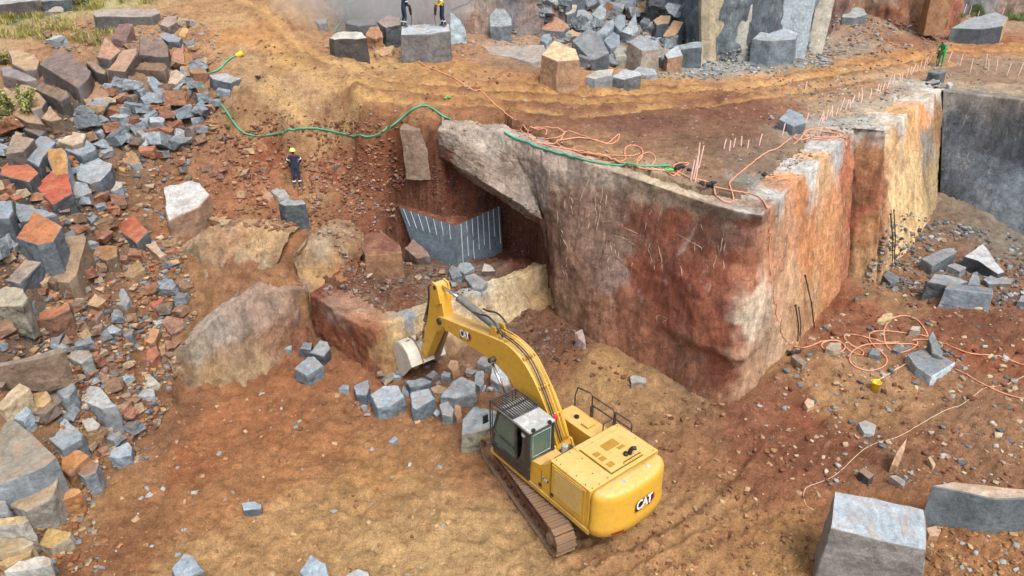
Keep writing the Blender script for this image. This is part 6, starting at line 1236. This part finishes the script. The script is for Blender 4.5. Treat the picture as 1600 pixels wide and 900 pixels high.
mk('cylinder_rod', lambda bm: tube_bm(bm, [(7.78, YB, 2.72), (8.1, YB, 2.0)], .045, 12), 'chrome', bc, 0, True)
mk('stick_hose', lambda bm: [tube_bm(bm, spline([Vector(p) for p in ((6.9, y, 4.5), (7.25, y, 4.35), (7.3, y, 3.7), (7.55, y, 3.1))], 5), .025, 6) for y in (YB+.12, YB-.12)], 'hyd', stick, 0, True)
mk('stick_guard', lambda bm: extr(bm, [(6.9, 2.5), (7.0, 2.55), (8.0, .95), (7.9, .8), (7.6, 1.0)], YB-.42, YB-.3), 'mud', stick, .01)
link_ = mk('bucket_linkage', lambda bm: ([tube_bm(bm, [(7.66, y, 1.95), (8.1, y, 2.0)], .05, 8) for y in (YB-.24, YB+.24)], [tube_bm(bm, [(8.1, y, 2.0), (8.45, y, 1.5)], .055, 8) for y in (YB-.14, YB+.14)], tube_bm(bm, [(8.1, YB-.27, 2.0), (8.1, YB+.27, 2.0)], .06, 10)), 'mud', stick)
# bucket: a curved shell open towards the machine and the ground
BW = .76
def bucket(bm):
    back = spline([Vector(p) for p in ((7.72, .98), (8.0, 1.42), (8.42, 1.6), (8.86, 1.42), (9.1, .95), (9.08, .4), (8.82, -.05))], 4); th = .045; n = len(back)
    inn = []
    for i, p in enumerate(back):
        d = (back[min(i+1, n-1)]-back[max(i-1, 0)]).normalized(); inn.append(p+Vector((-d.y, d.x))*-th if False else p+Vector((d.y, -d.x))*th)
    prof = [(p.x, p.y) for p in back]+[(p.x, p.y) for p in inn[::-1]]
    a = [bm.verts.new((x, YB-BW, z)) for x, z in prof]; b = [bm.verts.new((x, YB+BW, z)) for x, z in prof]; m_ = len(prof)
    for i in range(m_): bm.faces.new((a[i], a[(i+1) % m_], b[(i+1) % m_], b[i]))
    for i in range(n-1):
        for r_ in (a, b): bm.faces.new((r_[i], r_[i+1], r_[m_-2-i], r_[m_-1-i]))
bkt = mk('bucket', bucket, 'bkt', ex)
side = [(p.x, p.y) for p in spline([Vector(p) for p in ((7.74, .98), (8.0, 1.40), (8.42, 1.57), (8.84, 1.40), (9.07, .95), (9.05, .4), (8.80, -.03))], 4)]+[(8.35, .32)]
for y in (YB-BW-.02, YB+BW-.02): mk('bucket_side', lambda bm: extr(bm, side, y, y+.04), 'bkt', bkt, .008)
mk('wear_plate', lambda bm: [extr(bm, [(8.36, 1.63), (8.9, 1.43), (9.16, .95), (9.13, .5), (9.10, .5), (9.12, .95), (8.86, 1.40), (8.36, 1.60)], y-.09, y+.09) for y in (YB-.45, YB, YB+.45)], 'mud', bkt, .005)
mk('bucket_ear', lambda bm: [extr(bm, [(7.7, .95), (7.82, 1.3), (8.3, 1.66), (8.62, 1.66), (8.55, 1.5), (8.1, 1.3)], y-.03, y+.03) for y in (YB-.26, YB+.26)], 'mud', bkt, .01)
for k in range(5):
    y = YB-BW+.1+k*(2*BW-.2)/4; mk('tooth', lambda bm: extr(bm, [(8.75, .1), (8.92, .06), (8.68, -.28), (8.62, -.26)], y-.05, y+.05), 'mud', bkt, .01)
bkt.scale = (1.13, 1, 1.13); bkt.location = (7.78*-.13, 0, 1.02*-.13)
# ---------------------------------------------------------------- people
def cloth(name, c, rough=.85): return plain(name, c, rough, bumpd=.004)
M['navy'] = cloth('navy_overall', '1f2c48'); M['skin'] = cloth('skin', '8a5a40', .6); M['boot'] = cloth('grey_boot', '4a4844'); M['lime'] = plain('lime_helmet', 'd8ec6c', .35, bumpd=0); M['greenc'] = cloth('green_overall', '2c9a58'); M['yelc'] = cloth('yellow_jacket', 'e0c028'); M['refl'] = plain('reflective_tape', 'd8d8d4', .3, bumpd=0); M['redc'] = cloth('red_shirt', 'a02a30')
M['blueh'] = plain('blue_helmet', '2c5c9c', .35, bumpd=0)
def person(label, loc, rz, pose, mats, helmet, s=1.0, bands=True, extra=None):
    """pose: joints in metres, x to the figure's right, y forward, z up"""
    J = dict(pelvis=(0,0,.95), waist=(0,0,1.08), chest=(0,.01,1.28), neckb=(0,.01,1.47), neck=(0,.03,1.54), head=(0,.05,1.62), crown=(0,.04,1.76), face=(0,.10,1.64),
             shR=(.18,0,1.42), elR=(.26,-.03,1.14), wrR=(.25,.05,.90), shL=(-.18,0,1.42), elL=(-.26,-.03,1.14), wrL=(-.25,.05,.90),
             hipR=(.10,0,.90), knR=(.12,.03,.50), anR=(.12,-.02,.10), toR=(.14,.15,.04), heR=(.12,-.07,.05), hipL=(-.10,0,.90), knL=(-.12,.03,.50), anL=(-.12,-.02,.10), toL=(-.14,.15,.04), heL=(-.12,-.07,.05))
    J.update(pose); rad = dict(pelvis=.155, waist=.14, chest=.165, neckb=.075, neck=.058, head=.088, crown=.07, face=.07, shR=.075, elR=.052, wrR=.036, shL=.075, elL=.052, wrL=.036, hipR=.10, knR=.07, anR=.05, toR=.035, heR=.04, hipL=.10, knL=.07, anL=.05, toL=.035, heL=.04)
    E = [('pelvis','waist'),('waist','chest'),('chest','neckb'),('neckb','neck'),('neck','head'),('head','crown'),('head','face'),('chest','shR'),('shR','elR'),('elR','wrR'),('chest','shL'),('shL','elL'),('elL','wrL'),('pelvis','hipR'),('hipR','knR'),('knR','anR'),('anR','toR'),('anR','heR'),('pelvis','hipL'),('hipL','knL'),('knL','anL'),('anL','toL'),('anL','heL')]
    for sd in 'RL':
        w, e = Vector(J['wr'+sd]), Vector(J['el'+sd]); d = (w-e).normalized(); sx = d.cross(Vector((1, 0, 0))); sx = sx.normalized() if sx.length > .1 else Vector((0, 1, 0))
        J['pa'+sd] = tuple(w+d*.07); rad['pa'+sd] = .034; E.append(('wr'+sd, 'pa'+sd)); crl = d.cross(sx)*(.03 if sd == 'R' else -.03)
        for i, (o, l) in enumerate(((-.033, .07), (-.011, .085), (.011, .08), (.032, .06))):
            J[f'f{i}{sd}'] = tuple(w+d*(.085+l*.5)+sx*o); J[f'g{i}{sd}'] = tuple(w+d*(.085+l*.9)+sx*o*1.15+crl); rad[f'f{i}{sd}'] = .010; rad[f'g{i}{sd}'] = .009; E += [('pa'+sd, f'f{i}{sd}'), (f'f{i}{sd}', f'g{i}{sd}')]
        J['th'+sd] = tuple(w+d*.06-sx*.05); J['ti'+sd] = tuple(w+d*.10-sx*.06+crl*.6); rad['th'+sd] = .013; rad['ti'+sd] = .010; E += [('wr'+sd, 'th'+sd), ('th'+sd, 'ti'+sd)]
    names = list(J); root = empty('person', loc, rz); root.scale = (s, s, s); tag(root, label, 'person')
    bm = bmesh.new(); sk = bm.verts.layers.skin.verify(); V = {k: bm.verts.new(J[k]) for k in names}
    for k in names: V[k][sk].radius = (rad[k], rad[k]*(.8 if k in ('chest','waist','pelvis') else 1)); V[k][sk].use_root = k == 'pelvis'
    for a, b in E: bm.edges.new((V[a], V[b]))
    me = bpy.data.meshes.new('tmp'); bm.to_mesh(me); bm.free(); o = bpy.data.objects.new('tmp', me); COL.objects.link(o)
    m1 = o.modifiers.new('s', 'SKIN'); m1.use_smooth_shade = True; m2 = o.modifiers.new('b', 'SUBSURF'); m2.levels = m2.render_levels = 1
    dg = bpy.context.evaluated_depsgraph_get(); me2 = bpy.data.meshes.new_from_object(o.evaluated_get(dg)); bpy.data.objects.remove(o)
    me2.name = 'body'; me2.materials.clear()
    for k in ('skin', mats[0], mats[1], 'boot'): me2.materials.append(M[k])
    zone = {}
    for a, b in E:
        n_ = a+b; z = 1
        if any(t in (a, b) for t in ('neck', 'head', 'crown', 'face')): z = 0
        if a[:2] in ('wr', 'pa', 'f0', 'f1', 'f2', 'f3', 'th'): z = 0
        if a[:2] in ('hi', 'kn') or a == 'pelvis': z = 2
        if a[:2] == 'an': z = 3
        zone[(a, b)] = z
    segs = [(Vector(J[a]), Vector(J[b]), z) for (a, b), z in zone.items()]
    for p in me2.polygons:
        c = p.center; best = (9, 1)
        for a, b, z in segs:
            ab = b-a; h = max(0, min(1, (c-a).dot(ab)/max(ab.dot(ab), 1e-6))); d = (c-(a+ab*h)).length
            if d < best[0]: best = (d, z)
        p.material_index = best[1]; p.use_smooth = True
    body = link(bpy.data.objects.new('body', me2), root)
    hd, cr = Vector(J['head']), Vector(J['crown']); up = (cr-hd).normalized(); fw = (Vector(J['face'])-hd); fw = (fw-up*fw.dot(up)).normalized(); rt = fw.cross(up)
    B = Matrix((rt, fw, up)).transposed().to_4x4(); B.translation = hd
    def hm(bm):
        bmesh.ops.create_uvsphere(bm, u_segments=20, v_segments=12, radius=.13); bmesh.ops.scale(bm, vec=(.95, 1.12, .95), verts=bm.verts)
        bmesh.ops.bisect_plane(bm, geom=list(bm.verts)+list(bm.edges)+list(bm.faces), plane_co=(0, 0, 0), plane_no=(0, 0, -1), clear_outer=True)
        n0 = 24; a = [bm.verts.new((.13*math.cos(2*math.pi*k/n0), .15*math.sin(2*math.pi*k/n0)+.02, 0)) for k in range(n0)]; b = [bm.verts.new((.145*math.cos(2*math.pi*k/n0), .175*math.sin(2*math.pi*k/n0)+.035*max(0, math.sin(2*math.pi*k/n0)), -.012)) for k in range(n0)]
        for k in range(n0): bm.faces.new((a[k], b[k], b[(k+1) % n0], a[(k+1) % n0]))
        bmesh.ops.transform(bm, matrix=B @ Matrix.Translation((0, 0, .065)), verts=bm.verts)
    if helmet: mk('helmet', hm, helmet, root, 0, True)
    def face(bm):
        for x in (-.032, .032): bmesh.ops.create_icosphere(bm, subdivisions=2, radius=.012, matrix=Matrix.Translation((x, .115, .03)))
        bmesh.ops.transform(bm, matrix=B, verts=bm.verts)
    mk('eyes', face, 'blk', root)
    def nose(bm):
        bmesh.ops.create_icosphere(bm, subdivisions=2, radius=.016, matrix=Matrix.Translation((0, .128, .005)) @ Matrix.Diagonal((.8, 1.2, 1.5, 1))); 
        for x in (-.088, .088): bmesh.ops.create_icosphere(bm, subdivisions=2, radius=.02, matrix=Matrix.Translation((x, .01, .01)) @ Matrix.Diagonal((.4, 1, 1.5, 1)))
        bmesh.ops.transform(bm, matrix=B, verts=bm.verts)
    mk('nose_and_ears', nose, 'skin', root, 0, True)
    if bands:
        for a, b, f, r in (('knR','anR',.62,.078), ('knL','anL',.62,.078), ('shR','elR',.62,.075), ('shL','elL',.62,.075)):
            A, Bq = Vector(J[a]), Vector(J[b]); d = (Bq-A).normalized(); c = A.lerp(Bq, f); mk('reflective_band', lambda bm: tube_bm(bm, [c-d*.025, c+d*.025], r, 14), 'refl', root, 0, True)
    if extra: extra(root, J)
    return root
def collar(root, J):
    c = Vector(J['neckb']); mk('shirt_collar', lambda bm: tube_bm(bm, [c+Vector((0, .03, -.07)), c+Vector((0, .02, .03))], [.075, .07], 14), 'redc', root, 0, True)
p0 = at(465, 291)
person('lone worker in navy overalls and a lime helmet standing on the slope', (p0.x, p0.y, p0.z+.01), R(195), dict(elR=(.30,-.10,1.16), wrR=(.16,-.16,.95), elL=(-.30,-.10,1.16), wrL=(-.14,-.15,.95), face=(-.01,.10,1.62), knR=(.11,.04,.5), anL=(-.13,.02,.10), toL=(-.17,.19,.04), heL=(-.12,-.04,.05)), ('navy', 'navy'), 'lime', 1.0, extra=collar)
# the block under the drillers
blk = [o for o in bpy.data.objects if o.get('label', '').startswith('squared wet block')][0]
BV = BVHTree.FromPolygons([tuple(v.co+blk.location) for v in blk.data.vertices], [tuple(p.vertices) for p in blk.data.polygons])
def on_block(px, py):
    h = BV.ray_cast(O_, ray(px, py).normalized()); return h[0] if h[0] is not None else at(px, py)
def jack(root, J):
    w = (Vector(J['wrR'])+Vector(J['wrL']))/2
    mk('jackhammer', lambda bm: (tube_bm(bm, [w+Vector((-.16, .06, .04)), w+Vector((.16, .06, .04))], .02, 8), tube_bm(bm, [w+Vector((0, .06, .04)), w+Vector((0, .09, -.15)), w+Vector((0, .12, -.45))], [.05, .08, .05], 12), tube_bm(bm, [w+Vector((0, .12, -.45)), w+Vector((0, .15, -.62)), Vector((0, .36, .0))], [.02, .018, .012], 8)), 'steel', root)
a_ = on_block(632, 42); b_2 = on_block(692, 41)
lean = dict(waist=(0,.02,1.08), chest=(0,.07,1.27), neckb=(0,.12,1.44), neck=(0,.15,1.50), head=(0,.20,1.57), crown=(0,.21,1.70), face=(0,.26,1.56), shR=(.18,.09,1.39), shL=(-.18,.09,1.39), elR=(.25,.12,1.12), wrR=(.14,.28,1.0), elL=(-.25,.12,1.12), wrL=(-.14,.28,1.0), knR=(.12,.06,.5), anL=(-.14,-.10,.10), toL=(-.18,.06,.04), heL=(-.13,-.16,.05))
bent = dict(waist=(0,.05,1.08), chest=(0,.16,1.25), neckb=(0,.26,1.40), neck=(0,.30,1.46), head=(0,.35,1.52), crown=(0,.40,1.64), face=(0,.41,1.50), shR=(.18,.20,1.36), shL=(-.18,.20,1.36), elR=(.24,.26,1.10), wrR=(.14,.36,.98), elL=(-.24,.26,1.10), wrL=(-.14,.36,.98))
person('driller in navy overalls at the left end of the wet block', (a_.x, a_.y, a_.z), R(-60), dict(lean), ('navy', 'navy'), 'blueh', 1.0, extra=jack)
person('driller in a yellow jacket at the right end of the wet block', (b_2.x, b_2.y, b_2.z), R(115), dict(lean), ('yelc', 'navy'), 'lime', 1.0, extra=jack)
p0 = at(1468, 104); person('worker in bright green overalls bending over a drill on the bench', (p0.x, p0.y, p0.z), R(120), dict(bent), ('greenc', 'greenc'), None, 1.0, bands=False, extra=jack)
# ---------------------------------------------------------------- drilling dust drifting at the far end
def dust(name, label, c, d, dens):
    bm = bmesh.new(); bmesh.ops.create_icosphere(bm, subdivisions=3, radius=1); bmesh.ops.scale(bm, vec=d, verts=bm.verts)
    m = bpy.data.materials.new('drilling_dust'); m.use_nodes = True; t = m.node_tree; t.nodes.remove(t.nodes['Principled BSDF']); v = t.nodes.new('ShaderNodeVolumePrincipled')
    v.inputs['Color'].default_value = (1, 1, 1, 1); v.inputs['Density'].default_value = dens; v.inputs['Anisotropy'].default_value = 0; t.links.new(v.outputs[0], t.nodes['Material Output'].inputs['Volume'])
    M['dust'] = m; o = bm_obj(name, bm, m, None, True); o.location = c; tag(o, label, 'dust', kind='stuff'); return o
dust('dust', 'pale drilling dust hanging behind the two drillers', (-6.2, 42.6, 12.6), (4.2, 2.6, 2.8), .17)
dust('dust', 'thin dust drifting left of the drillers block', (-9.5, 43, 12.0), (4.5, 2.5, 2.2), .11)
